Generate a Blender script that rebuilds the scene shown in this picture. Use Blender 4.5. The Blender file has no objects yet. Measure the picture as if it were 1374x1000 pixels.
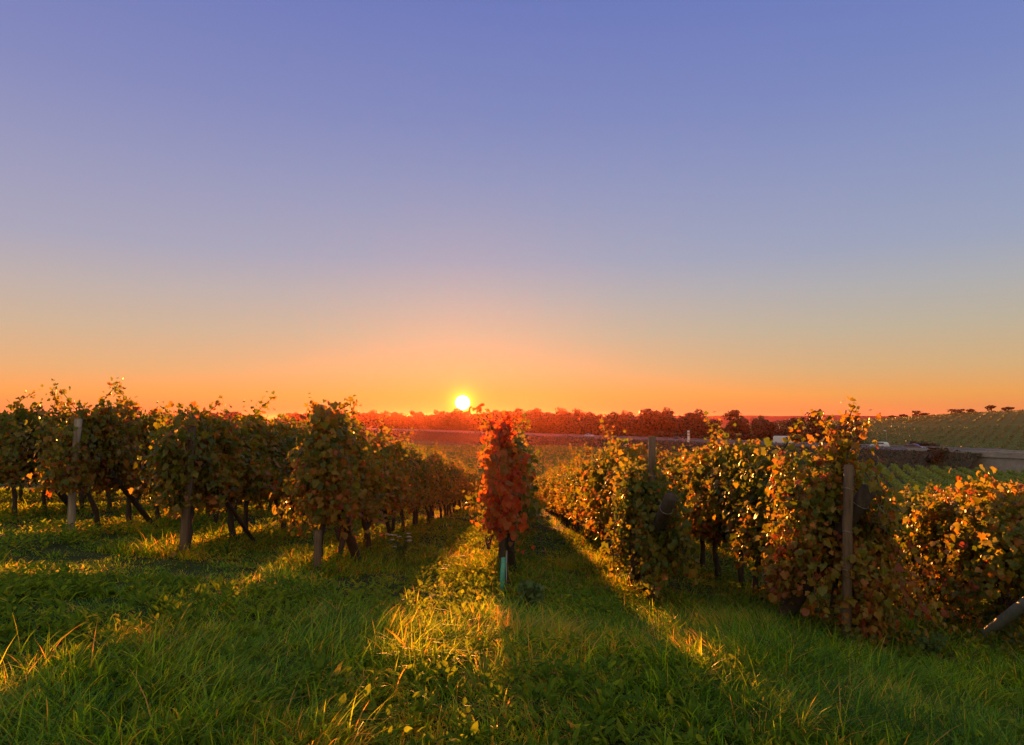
import bpy, bmesh, math, random
import numpy as np
from mathutils import Vector, Matrix

R = math.radians
SC = bpy.context.scene
COL = SC.collection
rng = np.random.default_rng(7)
random.seed(7)

# ------------------------------------------------------------------ camera
cam_d = bpy.data.cameras.new("camera")
cam_d.sensor_width = 36.0
cam_d.lens = 960 / 1374 * 36.0
cam_d.clip_start = 0.05
cam_d.clip_end = 9000
cam = bpy.data.objects.new("camera", cam_d)
COL.objects.link(cam)
cam.location = (0, 0, 0)                     # eye height is the zero of the scene
cam.rotation_euler = (R(90 + 3.576), 0, 0)
SC.camera = cam

# ------------------------------------------------------------------ exposure
SC.view_settings.view_transform = 'Standard'
SC.view_settings.look = 'None'
SC.view_settings.gamma = 1.0
SC.view_settings.use_curve_mapping = False
SC.view_settings.exposure = 1.8
SC.render.engine = 'CYCLES'
cy = SC.cycles
cy.use_denoising = True
cy.denoising_prefilter = 'NONE'
cy.max_bounces = 7
cy.diffuse_bounces = 3
cy.glossy_bounces = 2
cy.transmission_bounces = 4
cy.transparent_max_bounces = 8
cy.volume_bounces = 0
cy.sample_clamp_indirect = 4.0

# ------------------------------------------------------------------ sun + sky
SUN_EL = R(1.16)
SUN_AZ = R(-3.95)                            # measured from +Y, negative = left
SUN = Vector((math.sin(SUN_AZ) * math.cos(SUN_EL), math.cos(SUN_AZ) * math.cos(SUN_EL), math.sin(SUN_EL)))
SUN_STRENGTH = 5.0
SUN_COL = (1.0, 0.345, 0.06)
SKY_GAIN = 0.288
sl = bpy.data.lights.new("sun", 'SUN')
sl.energy = SUN_STRENGTH
sl.angle = R(0.5)
sl.color = SUN_COL
so = bpy.data.objects.new("sun", sl)
so.rotation_euler = (-SUN).to_track_quat('-Z', 'Y').to_euler()
COL.objects.link(so)


def s2l(c):
    return tuple(((v / 255) / 12.92 if v / 255 <= 0.04045 else ((v / 255 + 0.055) / 1.055) ** 2.4) for v in c)


def build_world():
    w = bpy.data.worlds.new("World")
    SC.world = w
    w.use_nodes = True
    nt = w.node_tree
    nt.nodes.clear()
    N, L = nt.nodes.new, nt.links.new
    out = N('ShaderNodeOutputWorld')
    tc = N('ShaderNodeTexCoord')
    sep = N('ShaderNodeSeparateXYZ')
    L(tc.outputs['Generated'], sep.inputs[0])
    # vertical gradient of the dusk sky
    mz = N('ShaderNodeMath'); mz.operation = 'MULTIPLY_ADD'
    L(sep.outputs['Z'], mz.inputs[0]); mz.inputs[1].default_value = 1 / 0.6; mz.inputs[2].default_value = 0.0
    cr = N('ShaderNodeValToRGB')
    L(mz.outputs[0], cr.inputs[0])
    stops = [(0.0, (236, 142, 92)), (0.012, (242, 148, 84)), (0.03, (244, 164, 86)), (0.062, (222, 175, 122)),
             (0.114, (198, 179, 154)), (0.165, (181, 175, 175)), (0.214, (163, 166, 188)),
             (0.307, (146, 153, 191)), (0.393, (128, 139, 191)), (0.504, (111, 125, 189)), (0.6, (92, 108, 176))]
    el = cr.color_ramp.elements
    while len(el) < len(stops):
        el.new(0.5)
    for e, (p, c) in zip(el, stops):
        e.position = p / 0.6
        e.color = (*s2l(c), 1)
    # cooler towards the right, warmer towards the left
    mx = N('ShaderNodeMapRange')
    L(sep.outputs['X'], mx.inputs[0])
    mx.inputs[1].default_value = -0.6; mx.inputs[2].default_value = 0.6
    tint = N('ShaderNodeMixRGB')
    L(mx.outputs[0], tint.inputs[0])
    tint.inputs[1].default_value = (1.10, 1.0, 0.97, 1)
    tint.inputs[2].default_value = (0.88, 0.96, 1.0, 1)
    mul = N('ShaderNodeMixRGB'); mul.blend_type = 'MULTIPLY'; mul.inputs[0].default_value = 1
    L(cr.outputs[0], mul.inputs[1]); L(tint.outputs[0], mul.inputs[2])
    # the sky opposite the sun and overhead: brightened out of view as added fill light
    my = N('ShaderNodeMapRange'); L(sep.outputs['Y'], my.inputs[0])
    my.inputs[1].default_value = 0.45; my.inputs[2].default_value = -0.7
    east_fill = N('ShaderNodeMixRGB'); L(my.outputs[0], east_fill.inputs[0])
    L(mul.outputs[0], east_fill.inputs[1]); east_fill.inputs[2].default_value = (0.84, 0.74, 0.48, 1)
    # angle from the sun
    vn = N('ShaderNodeVectorMath'); vn.operation = 'NORMALIZE'
    L(tc.outputs['Generated'], vn.inputs[0])
    dt = N('ShaderNodeVectorMath'); dt.operation = 'DOT_PRODUCT'
    L(vn.outputs[0], dt.inputs[0]); dt.inputs[1].default_value = SUN
    mn = N('ShaderNodeMath'); mn.operation = 'MINIMUM'; L(dt.outputs['Value'], mn.inputs[0]); mn.inputs[1].default_value = 1.0
    ac = N('ShaderNodeMath'); ac.operation = 'ARCCOSINE'; L(mn.outputs[0], ac.inputs[0])
    dg = N('ShaderNodeMath'); dg.operation = 'MULTIPLY'; L(ac.outputs[0], dg.inputs[0]); dg.inputs[1].default_value = 180 / math.pi

    def glow(width, color):
        a = N('ShaderNodeMath'); a.operation = 'DIVIDE'; L(dg.outputs[0], a.inputs[0]); a.inputs[1].default_value = -width
        b = N('ShaderNodeMath'); b.operation = 'EXPONENT'; L(a.outputs[0], b.inputs[0])
        m = N('ShaderNodeMixRGB'); m.blend_type = 'MULTIPLY'; m.inputs[0].default_value = 1
        m.inputs[1].default_value = (*color, 1)
        L(b.outputs[0], m.inputs[2])
        return m.outputs[0]

    disc = N('ShaderNodeMapRange'); L(dg.outputs[0], disc.inputs[0])
    disc.inputs[1].default_value = 0.44; disc.inputs[2].default_value = 0.62
    disc.inputs[3].default_value = 1.0; disc.inputs[4].default_value = 0.0
    dm = N('ShaderNodeMixRGB'); dm.blend_type = 'MULTIPLY'; dm.inputs[0].default_value = 1
    dm.inputs[1].default_value = (9.0, 8.0, 4.5, 1); L(disc.outputs[0], dm.inputs[2])
    cur = east_fill.outputs[0]
    for o in (glow(0.45, (3.0, 2.5, -0.1)), glow(9.0, (-0.06, 0.04, -0.08)), dm.outputs[0]):
        ad = N('ShaderNodeMixRGB'); ad.blend_type = 'ADD'; ad.inputs[0].default_value = 1
        L(cur, ad.inputs[1]); L(o, ad.inputs[2]); cur = ad.outputs[0]
    mxx = N('ShaderNodeMixRGB'); mxx.blend_type = 'LIGHTEN'; mxx.inputs[0].default_value = 1
    L(cur, mxx.inputs[1]); mxx.inputs[2].default_value = (0, 0, 0, 1)
    bg = N('ShaderNodeBackground'); L(mxx.outputs[0], bg.inputs[0]); bg.inputs[1].default_value = SKY_GAIN
    # physical dusk sky on top of the graded one
    sky = N('ShaderNodeTexSky'); sky.sky_type = 'NISHITA'; sky.sun_disc = False
    sky.sun_elevation = SUN_EL; sky.sun_rotation = SUN_AZ
    bg2 = N('ShaderNodeBackground'); L(sky.outputs[0], bg2.inputs[0]); bg2.inputs[1].default_value = 0.001
    sh = N('ShaderNodeAddShader'); L(bg.outputs[0], sh.inputs[0]); L(bg2.outputs[0], sh.inputs[1])
    L(sh.outputs[0], out.inputs['Surface'])


build_world()

# ------------------------------------------------------------------ helpers
def tag(o, label=None, cat=None, group=None, kind=None):
    if label: o["label"] = label
    if cat: o["category"] = cat
    if group: o["group"] = group
    if kind: o["kind"] = kind
    return o


def link(name, me, mat=None, parent=None):
    o = bpy.data.objects.new(name, me)
    if mat is not None and me is not None and len(me.materials) == 0:
        me.materials.append(mat)
    COL.objects.link(o)
    if parent is not None:
        o.parent = parent
    return o


def empty(name, loc, rz=0.0):
    o = bpy.data.objects.new(name, None)
    o.empty_display_size = 0.2
    COL.objects.link(o)
    o.location = loc
    o.rotation_euler = (0, 0, rz)
    return o


def copy_tree(o, parent=None):
    c = o.copy()
    COL.objects.link(c)
    c.parent = parent
    for ch in list(o.children):
        copy_tree(ch, c)
    return c


def mesh_np(name, co, loops, sizes, tint=None, smooth=True):
    me = bpy.data.meshes.new(name)
    co = np.asarray(co, dtype=np.float32)
    loops = np.asarray(loops, dtype=np.int32).ravel()
    sizes = np.asarray(sizes, dtype=np.int32)
    me.vertices.add(len(co)); me.vertices.foreach_set('co', co.ravel())
    me.loops.add(len(loops)); me.loops.foreach_set('vertex_index', loops)
    me.polygons.add(len(sizes))
    start = np.zeros(len(sizes), dtype=np.int32); start[1:] = np.cumsum(sizes)[:-1]
    me.polygons.foreach_set('loop_start', start)
    try:
        me.polygons.foreach_set('loop_total', sizes)
    except Exception:
        pass
    if tint is not None:
        a = me.attributes.new('tint', 'FLOAT', 'POINT')
        a.data.foreach_set('value', np.asarray(tint, dtype=np.float32))
    me.update(calc_edges=True)
    if not smooth:
        me.shade_flat()
    return me


def bm_mesh(name, bm, smooth=False):
    me = bpy.data.meshes.new(name)
    bm.normal_update()
    bm.to_mesh(me)
    bm.free()
    if smooth: me.shade_smooth()
    else: me.shade_flat()
    return me


def hash2(ix, iy, seed):
    n = (ix.astype(np.int64) * 374761393 + iy.astype(np.int64) * 668265263 + seed * 974634777) & 0x7fffffff
    n = ((n ^ (n >> 13)) * 1274126177) & 0x7fffffff
    return ((n ^ (n >> 16)) & 0xffff) / 65535.0


def vnoise(x, y, scale, seed=0):
    x = np.asarray(x, float) / scale; y = np.asarray(y, float) / scale
    ix = np.floor(x); iy = np.floor(y); fx = x - ix; fy = y - iy
    fx = fx * fx * (3 - 2 * fx); fy = fy * fy * (3 - 2 * fy)
    h = lambda a, b: hash2(ix + a, iy + b, seed)
    return (h(0, 0) * (1 - fx) + h(1, 0) * fx) * (1 - fy) + (h(0, 1) * (1 - fx) + h(1, 1) * fx) * fy


def smooth01(t):
    t = np.clip(t, 0, 1)
    return t * t * (3 - 2 * t)


def zg(x, y):
    """Height of the ground: a hillside falling away from the camera and to the right, then a flat valley."""
    x = np.asarray(x, float); y = np.asarray(y, float)
    tilt = np.where(x < 0, 0.08 * np.maximum(x, -13), 0.11 * np.minimum(x, 3.7) + 0.05 * np.clip(x - 3.7, 0, 14))
    slope = -1.3 - 0.095 * y - tilt - 0.22 * smooth01((6.0 - y) / 4.5)
    k = 1.2
    flat = -11.6
    z = np.logaddexp(slope / k, flat / k) * k
    z = z + 0.10 * (vnoise(x, y, 1.7, 3) - 0.5) * np.exp(-np.maximum(y, 0) / 60) * np.clip(1.2 - np.abs(x) / 60, 0, 1)
    return z


def zgf(x, y):
    return float(zg(x, y))

# ------------------------------------------------------------------ materials
def new_mat(name):
    m = bpy.data.materials.new(name)
    m.use_nodes = True
    nt = m.node_tree
    nt.nodes.clear()
    return m, nt, nt.nodes.new, nt.links.new


def ramp(nt, stops):
    cr = nt.nodes.new('ShaderNodeValToRGB')
    el = cr.color_ramp.elements
    while len(el) < len(stops):
        el.new(0.5)
    for e, (p, c) in zip(el, stops):
        e.position = p
        e.color = (*c, 1)
    return cr


def mat_leaf(name, stops, trans=0.5, tgain=1.6, rough=0.45, spec=0.35, var=0.25, sat=(1.0, 1.0, 0.6)):
    m, nt, N, L = new_mat(name)
    at = N('ShaderNodeAttribute'); at.attribute_name = 'tint'
    oi = N('ShaderNodeObjectInfo')
    ma = N('ShaderNodeMath'); ma.operation = 'MULTIPLY_ADD'
    L(oi.outputs['Random'], ma.inputs[0]); ma.inputs[1].default_value = var; ma.inputs[2].default_value = -var / 2
    ad = N('ShaderNodeMath'); ad.operation = 'ADD'; L(at.outputs['Fac'], ad.inputs[0]); L(ma.outputs[0], ad.inputs[1])
    cr = ramp(nt, stops); L(ad.outputs[0], cr.inputs[0])
    ns = N('ShaderNodeTexNoise'); ns.inputs['Scale'].default_value = 38; ns.inputs['Detail'].default_value = 2
    g = N('ShaderNodeNewGeometry'); L(g.outputs['Position'], ns.inputs['Vector'])
    mr = N('ShaderNodeMapRange'); L(ns.outputs['Fac'], mr.inputs[0]); mr.inputs[3].default_value = 0.65; mr.inputs[4].default_value = 1.3
    mu = N('ShaderNodeMixRGB'); mu.blend_type = 'MULTIPLY'; mu.inputs[0].default_value = 1
    L(cr.outputs[0], mu.inputs[1]); L(mr.outputs[0], mu.inputs[2])
    p = N('ShaderNodeBsdfPrincipled'); L(mu.outputs[0], p.inputs['Base Color'])
    p.inputs['Roughness'].default_value = rough
    p.inputs['Specular IOR Level'].default_value = spec
    tr = N('ShaderNodeBsdfTranslucent')
    tg = N('ShaderNodeMixRGB'); tg.blend_type = 'MULTIPLY'; tg.inputs[0].default_value = 1
    L(mu.outputs[0], tg.inputs[1]); tg.inputs[2].default_value = (tgain * sat[0], tgain * sat[1], tgain * sat[2], 1)
    L(tg.outputs[0], tr.inputs[0])
    mix = N('ShaderNodeMixShader'); mix.inputs[0].default_value = trans
    L(p.outputs[0], mix.inputs[1]); L(tr.outputs[0], mix.inputs[2])
    out = N('ShaderNodeOutputMaterial'); L(mix.outputs[0], out.inputs[0])
    return m


def mat_rough(name, c1, c2, scale=6.0, rough=0.85, stretch=(1, 1, 1), bump=0.3, detail=6, metal=0.0, obj=True, bdist=0.01):
    m, nt, N, L = new_mat(name)
    tc = N('ShaderNodeTexCoord')
    mp = N('ShaderNodeMapping'); mp.inputs['Scale'].default_value = stretch
    L(tc.outputs['Object' if obj else 'Generated'], mp.inputs[0])
    ns = N('ShaderNodeTexNoise'); ns.inputs['Scale'].default_value = scale; ns.inputs['Detail'].default_value = detail
    ns.inputs['Roughness'].default_value = 0.65
    L(mp.outputs[0], ns.inputs['Vector'])
    cr = ramp(nt, [(0.3, c1), (0.7, c2)]); L(ns.outputs['Fac'], cr.inputs[0])
    p = N('ShaderNodeBsdfPrincipled'); L(cr.outputs[0], p.inputs['Base Color'])
    p.inputs['Roughness'].default_value = rough; p.inputs['Metallic'].default_value = metal
    if bump:
        b = N('ShaderNodeBump'); b.inputs['Strength'].default_value = bump; b.inputs['Distance'].default_value = bdist
        L(ns.outputs['Fac'], b.inputs['Height']); L(b.outputs[0], p.inputs['Normal'])
    out = N('ShaderNodeOutputMaterial'); L(p.outputs[0], out.inputs[0])
    return m


VINE_STOPS = [(0.0, (0.031, 0.053, 0.009)), (0.3, (0.064, 0.085, 0.013)), (0.5, (0.125, 0.117, 0.016)),
              (0.68, (0.20, 0.135, 0.020)), (0.84, (0.24, 0.085, 0.018)), (1.0, (0.17, 0.035, 0.014))]
M = {}
M['leaf'] = mat_leaf('vine_leaf', VINE_STOPS, trans=0.45, tgain=2.2, sat=(1.3, 1.2, 0.35), rough=0.45, spec=0.3)
M['leaf_flare_red'] = mat_leaf('flare_red_vine_leaf', [(0.0, (0.08, 0.070, 0.014)), (0.3, (0.15, 0.090, 0.018)), (0.5, (0.24, 0.085, 0.018)), (0.75, (0.26, 0.055, 0.018)), (1.0, (0.20, 0.035, 0.015))],  # red lens flare glow put into the centre vine's leaf colour
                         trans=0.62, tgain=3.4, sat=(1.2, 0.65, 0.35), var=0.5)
M['grass'] = mat_leaf('grass_blade', [(0.0, (0.020, 0.070, 0.006)), (0.4, (0.072, 0.205, 0.012)), (0.72, (0.16, 0.30, 0.020)), (0.86, (0.25, 0.20, 0.04)), (1.0, (0.34, 0.25, 0.08))],
                      trans=0.5, tgain=2.6, var=0.0, rough=0.5, spec=0.2, sat=(2.6, 1.4, 0.35))
M['weed'] = mat_leaf('weed_leaf', [(0.0, (0.032, 0.080, 0.010)), (0.6, (0.095, 0.175, 0.020)), (1.0, (0.22, 0.19, 0.04))], trans=0.5, tgain=2.6, var=0.0, rough=0.75, spec=0.04, sat=(1.9, 1.2, 0.4))
M['weed_pale'] = mat_leaf('pale_weed_leaf', [(0.0, (0.045, 0.085, 0.022)), (1.0, (0.13, 0.18, 0.07))], trans=0.4, tgain=1.6, var=0.0, rough=0.7, spec=0.1, sat=(1, 1, 0.8))
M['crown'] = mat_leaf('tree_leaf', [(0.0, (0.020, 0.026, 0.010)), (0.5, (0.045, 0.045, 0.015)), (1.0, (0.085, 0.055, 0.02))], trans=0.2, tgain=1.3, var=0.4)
M['field'] = mat_leaf('field_leaf', [(0.0, (0.055, 0.10, 0.016)), (0.5, (0.12, 0.18, 0.026)), (1.0, (0.22, 0.21, 0.035))], trans=0.4, tgain=2.0, var=0.0)
M['hill_leaf'] = mat_leaf('hill_leaf', [(0.0, (0.075, 0.11, 0.022)), (0.5, (0.11, 0.145, 0.03)), (1.0, (0.16, 0.165, 0.04))], trans=0.15, tgain=1.0, var=0.0)
M['scrub'] = mat_leaf('scrub_leaf', [(0.0, (0.018, 0.026, 0.008)), (0.5, (0.048, 0.055, 0.014)), (1.0, (0.10, 0.095, 0.025))], trans=0.12, tgain=1.0, var=0.0)
M['bark'] = mat_rough('vine_bark', (0.022, 0.014, 0.010), (0.075, 0.048, 0.035), scale=30, stretch=(1, 1, 0.25), bump=0.8)
M['cane'] = mat_rough('vine_cane', (0.09, 0.045, 0.025), (0.16, 0.09, 0.045), scale=20, bump=0.2)
M['post'] = mat_rough('weathered_wood', (0.13, 0.095, 0.075), (0.33, 0.26, 0.22), scale=22, stretch=(1, 1, 0.12), bump=0.7)
M['post_brown'] = mat_rough('brown_wood', (0.05, 0.030, 0.020), (0.15, 0.092, 0.062), scale=22, stretch=(1, 1, 0.12), bump=0.7)
M['log'] = mat_rough('dark_log', (0.014, 0.009, 0.007), (0.055, 0.034, 0.026), scale=22, stretch=(1, 1, 0.15), bump=0.7)
M['galv'] = mat_rough('galvanised_steel', (0.20, 0.21, 0.24), (0.33, 0.34, 0.38), scale=14, rough=0.45, metal=0.5, bump=0.05)
M['wire'] = mat_rough('dull_wire', (0.18, 0.17, 0.17), (0.30, 0.29, 0.28), scale=30, rough=0.4, metal=0.8, bump=0)
M['tube'] = mat_rough('green_plastic', (0.03, 0.20, 0.15), (0.06, 0.33, 0.26), scale=18, rough=0.5, bump=0.05)
M['grape'] = mat_rough('dark_grape', (0.02, 0.008, 0.014), (0.055, 0.02, 0.03), scale=30, rough=0.45, bump=0)
M['white_paint'] = mat_rough('white_car_paint', (0.52, 0.55, 0.60), (0.60, 0.62, 0.66), scale=3, rough=0.3, bump=0)
M['silver_paint'] = mat_rough('silver_car_paint', (0.38, 0.42, 0.50), (0.44, 0.48, 0.55), scale=3, rough=0.3, metal=0.3, bump=0)
M['dark_paint'] = mat_rough('dark_car_paint', (0.04, 0.045, 0.06), (0.06, 0.065, 0.08), scale=3, rough=0.25, bump=0)
M['maroon_paint'] = mat_rough('maroon_car_paint', (0.10, 0.05, 0.06), (0.13, 0.07, 0.08), scale=3, rough=0.25, bump=0)
M['glass'] = mat_rough('car_glass', (0.015, 0.018, 0.025), (0.025, 0.028, 0.035), scale=3, rough=0.08, bump=0)
M['rubber'] = mat_rough('tyre_rubber', (0.012, 0.012, 0.012), (0.03, 0.03, 0.03), scale=20, bump=0.1)
M['rim'] = mat_rough('wheel_rim', (0.35, 0.35, 0.36), (0.45, 0.45, 0.46), scale=8, rough=0.35, metal=0.8, bump=0)
M['lens'] = mat_rough('lamp_lens', (0.6, 0.6, 0.58), (0.7, 0.7, 0.68), scale=8, rough=0.15, bump=0)
M['red_lens'] = mat_rough('red_lamp_lens', (0.35, 0.02, 0.02), (0.45, 0.03, 0.03), scale=8, rough=0.2, bump=0)
M['concrete'] = mat_rough('concrete', (0.17, 0.16, 0.16), (0.30, 0.28, 0.28), scale=1.2, bump=0.3)
M['asphalt'] = mat_rough('asphalt', (0.045, 0.044, 0.046), (0.075, 0.073, 0.074), scale=2.0, bump=0.2)
M['line'] = mat_rough('road_paint', (0.65, 0.65, 0.63), (0.78, 0.78, 0.76), scale=8, bump=0)
M['sign_white'] = mat_rough('sign_white', (0.68, 0.66, 0.64), (0.78, 0.76, 0.74), scale=2, rough=0.5, bump=0)
M['petal'] = mat_rough('white_petal', (0.45, 0.43, 0.40), (0.58, 0.56, 0.52), scale=40, bump=0)
M['sign_red'] = mat_rough('sign_red', (0.5, 0.05, 0.04), (0.58, 0.07, 0.05), scale=2, rough=0.5, bump=0)
M['tree_bark'] = mat_rough('tree_bark', (0.02, 0.015, 0.011), (0.055, 0.042, 0.03), scale=5, bump=0.5)


def mat_ground():
    m, nt, N, L = new_mat('ground_soil')
    tc = N('ShaderNodeTexCoord')
    n1 = N('ShaderNodeTexNoise'); n1.inputs['Scale'].default_value = 3.0; n1.inputs['Detail'].default_value = 8
    L(tc.outputs['Object'], n1.inputs['Vector'])
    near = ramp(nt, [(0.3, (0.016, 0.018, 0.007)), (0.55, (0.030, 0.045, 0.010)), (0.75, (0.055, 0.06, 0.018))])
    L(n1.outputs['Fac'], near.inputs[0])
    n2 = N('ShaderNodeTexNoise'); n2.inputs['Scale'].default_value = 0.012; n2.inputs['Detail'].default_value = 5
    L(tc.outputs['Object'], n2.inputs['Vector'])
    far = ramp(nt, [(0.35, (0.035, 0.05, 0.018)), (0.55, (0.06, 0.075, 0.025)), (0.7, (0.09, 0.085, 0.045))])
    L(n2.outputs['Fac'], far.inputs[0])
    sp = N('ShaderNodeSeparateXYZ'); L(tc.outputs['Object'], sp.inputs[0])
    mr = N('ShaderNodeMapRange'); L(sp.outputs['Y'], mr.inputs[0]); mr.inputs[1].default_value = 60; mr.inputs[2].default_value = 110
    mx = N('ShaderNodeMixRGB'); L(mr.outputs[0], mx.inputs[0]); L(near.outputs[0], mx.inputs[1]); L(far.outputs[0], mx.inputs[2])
    p = N('ShaderNodeBsdfPrincipled'); L(mx.outputs[0], p.inputs['Base Color']); p.inputs['Roughness'].default_value = 0.95
    p.inputs['Specular IOR Level'].default_value = 0.1
    b = N('ShaderNodeBump'); b.inputs['Strength'].default_value = 0.6; b.inputs['Distance'].default_value = 0.05
    L(n1.outputs['Fac'], b.inputs['Height']); L(b.outputs[0], p.inputs['Normal'])
    out = N('ShaderNodeOutputMaterial'); L(p.outputs[0], out.inputs[0])
    return m


def mat_hill():
    m, nt, N, L = new_mat('hill_vineyards')
    tc = N('ShaderNodeTexCoord')
    n2 = N('ShaderNodeTexNoise'); n2.inputs['Scale'].default_value = 0.25; n2.inputs['Detail'].default_value = 8
    L(tc.outputs['Object'], n2.inputs['Vector'])
    base = ramp(nt, [(0.3, (0.075, 0.105, 0.022)), (0.7, (0.11, 0.14, 0.034))])
    L(n2.outputs['Fac'], base.inputs[0])
    p = N('ShaderNodeBsdfPrincipled'); L(base.outputs[0], p.inputs['Base Color']); p.inputs['Roughness'].default_value = 0.95
    p.inputs['Specular IOR Level'].default_value = 0.1
    out = N('ShaderNodeOutputMaterial'); L(p.outputs[0], out.inputs[0])
    return m


def mat_plain(name, c, rough=0.95):
    m, nt, N, L = new_mat(name)
    tc = N('ShaderNodeTexCoord')
    n = N('ShaderNodeTexNoise'); n.inputs['Scale'].default_value = 0.02; n.inputs['Detail'].default_value = 6
    L(tc.outputs['Object'], n.inputs['Vector'])
    cr = ramp(nt, [(0.3, tuple(v * 0.75 for v in c)), (0.7, tuple(v * 1.25 for v in c))]); L(n.outputs['Fac'], cr.inputs[0])
    p = N('ShaderNodeBsdfPrincipled'); L(cr.outputs[0], p.inputs['Base Color']); p.inputs['Roughness'].default_value = rough
    p.inputs['Specular IOR Level'].default_value = 0.1
    out = N('ShaderNodeOutputMaterial'); L(p.outputs[0], out.inputs[0])
    return m


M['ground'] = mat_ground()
M['hill'] = mat_hill()
M['mountain'] = mat_plain('far_forest', (0.03, 0.035, 0.03))
M['bank'] = mat_rough('bank_grass', (0.014, 0.018, 0.007), (0.034, 0.036, 0.013), scale=1.4, bump=0.5, bdist=0.3)

# ------------------------------------------------------------------ terrain
def grid_mesh(name, xs, ys, zf, smooth=True):
    X, Y = np.meshgrid(xs, ys)
    Z = zf(X, Y)
    co = np.stack([X.ravel(), Y.ravel(), Z.ravel()], 1)
    nx, ny = len(xs), len(ys)
    i = np.arange(ny - 1)[:, None] * nx + np.arange(nx - 1)[None, :]
    q = np.stack([i, i + 1, i + nx + 1, i + nx], -1).reshape(-1, 4)
    return mesh_np(name, co, q, np.full(len(q), 4))


xs_c = np.arange(-16, 16.01, 0.35)
xs_o = 16 + np.cumsum(np.geomspace(0.4, 420, 50))
xs = np.concatenate([-xs_o[::-1], xs_c, xs_o])
ys = np.concatenate([np.linspace(-60, -2, 14), np.arange(-1.5, 40, 0.35), 40 + np.cumsum(np.geomspace(0.4, 180, 72))])
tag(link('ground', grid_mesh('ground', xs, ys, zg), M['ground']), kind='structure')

# the road runs on an embankment across the valley
RP = np.array([47.0, 246.0]); RD = np.array([-0.54, 0.8417]); RN = np.array([0.8417, 0.54])
ROAD_Z = -7.7


def road_pt(s, d):
    return RP + RD * s + RN * d


def road_s(u):
    """Run along the road where it crosses the bearing u (pixels of the photograph's width)."""
    r = (u - 687) / 960
    return (RP[0] - r * RP[1]) / (r * RD[1] - RD[0])


def ribbon(name, ss, prof, mat, jitter=0.0):
    V, F = [], []
    n = len(prof)
    for s in ss:
        for (d, z) in prof:
            p = road_pt(s, d + (random.uniform(-jitter, jitter) if jitter else 0))
            V.append((p[0], p[1], z + (random.uniform(-jitter, jitter) * 0.4 if jitter else 0)))
    for i in range(len(ss) - 1):
        for j in range(n - 1):
            a = i * n + j
            F.append((a, a + 1, a + n + 1, a + n))
    me = bpy.data.meshes.new(name)
    me.from_pydata(V, [], F)
    me.update()
    return link(name, me, mat)


ss_all = np.arange(-107, 1500, 4.0)
tag(ribbon('embankment', ss_all, [(-17, -12.4), (-14, -11.3), (-10, -9.6), (-6.2, -7.95), (-5.2, -7.74), (5.2, -7.74), (8, -7.9), (40, -8.3), (62, -12.4)], M['bank'], 0.12), kind='structure')
tag(ribbon('road', np.arange(-230, 1500, 6.0), [(-4.6, ROAD_Z + 0.02), (-2, ROAD_Z + 0.05), (2, ROAD_Z + 0.05), (4.6, ROAD_Z + 0.02)], M['asphalt']), kind='structure')
for nm, d in (('road_edge_line', -4.2), ('road_edge_line', 4.2)):
    tag(ribbon(nm, np.arange(-230, 1500, 6.0), [(d - 0.1, ROAD_Z + 0.06), (d + 0.1, ROAD_Z + 0.06)], M['line']), kind='structure')


def hill_z(x, y):
    x = np.asarray(x, float); y = np.asarray(y, float)
    dist = RN[0] * (x - RP[0]) + RN[1] * (y - RP[1])
    s = RD[0] * (x - RP[0]) + RD[1] * (y - RP[1])
    A = np.interp(s, [-400, -200, -120, -60, 0, 40, 75, 110, 160], [24, 20.5, 17.5, 14.6, 11.2, 8.2, 6.2, 4.2, 0])
    t = np.clip((dist - 8) / 250, 0, 1.6)
    prof = np.where(t < 1, smooth01(t) * 0.65 + t * 0.35, 1 + (t - 1) * -0.15)
    return -8.6 + A * prof - 4.5 * smooth01((4 - dist) / 10) - 5.5 * smooth01((s - 60) / 70) + 0.25 * (vnoise(x, y, 9, 5) - 0.5)


def build_hill():
    ds = np.concatenate([np.arange(2, 40, 3), np.arange(40, 300, 5), np.arange(300, 420, 15)])
    ss = np.arange(-420, 170, 5.0)
    S, D = np.meshgrid(ss, ds)
    X = RP[0] + RD[0] * S + RN[0] * D
    Y = RP[1] + RD[1] * S + RN[1] * D
    Z = hill_z(X, Y)
    co = np.stack([X.ravel(), Y.ravel(), Z.ravel()], 1)
    nx, ny = len(ss), len(ds)
    i = np.arange(ny - 1)[:, None] * nx + np.arange(nx - 1)[None, :]
    q = np.stack([i, i + nx, i + nx + 1, i + 1], -1).reshape(-1, 4)
    tag(link('hill', mesh_np('hill', co, q, np.full(len(q), 4)), M['hill']), kind='structure')


build_hill()

# faint ranges on the far side of the plain
def range_mesh(name, y0, depth, x0, x1, top, seed, base=-14, rough=1.0):
    xs_ = np.linspace(x0, x1, 260)
    prof = (0.55 * vnoise(xs_, xs_ * 0 + seed, 620, seed) + 0.3 * vnoise(xs_, xs_ * 0, 210, seed + 1) + 0.15 * rough * vnoise(xs_, xs_ * 0, 50, seed + 2))
    edge = smooth01((xs_ - x0) / (0.2 * (x1 - x0))) * smooth01((x1 - xs_) / (0.2 * (x1 - x0)))
    h = (top - base) * np.clip(0.35 + 0.9 * prof, 0, 1.3) * edge
    co, q = [], []
    tt = np.linspace(0, 1, 9)
    for t in tt:
        k = math.sin(math.pi * min(1, t))
        co.append(np.stack([xs_, y0 + depth * t + 0 * xs_, base + h * k], 1))
    co = np.concatenate(co)
    nx = len(xs_)
    i = np.arange(len(tt) - 1)[:, None] * nx + np.arange(nx - 1)[None, :]
    q = np.stack([i, i + 1, i + nx + 1, i + nx], -1).reshape(-1, 4)
    return tag(link(name, mesh_np(name, co, q, np.full(len(q), 4)), M['mountain']), kind='structure')


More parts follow.
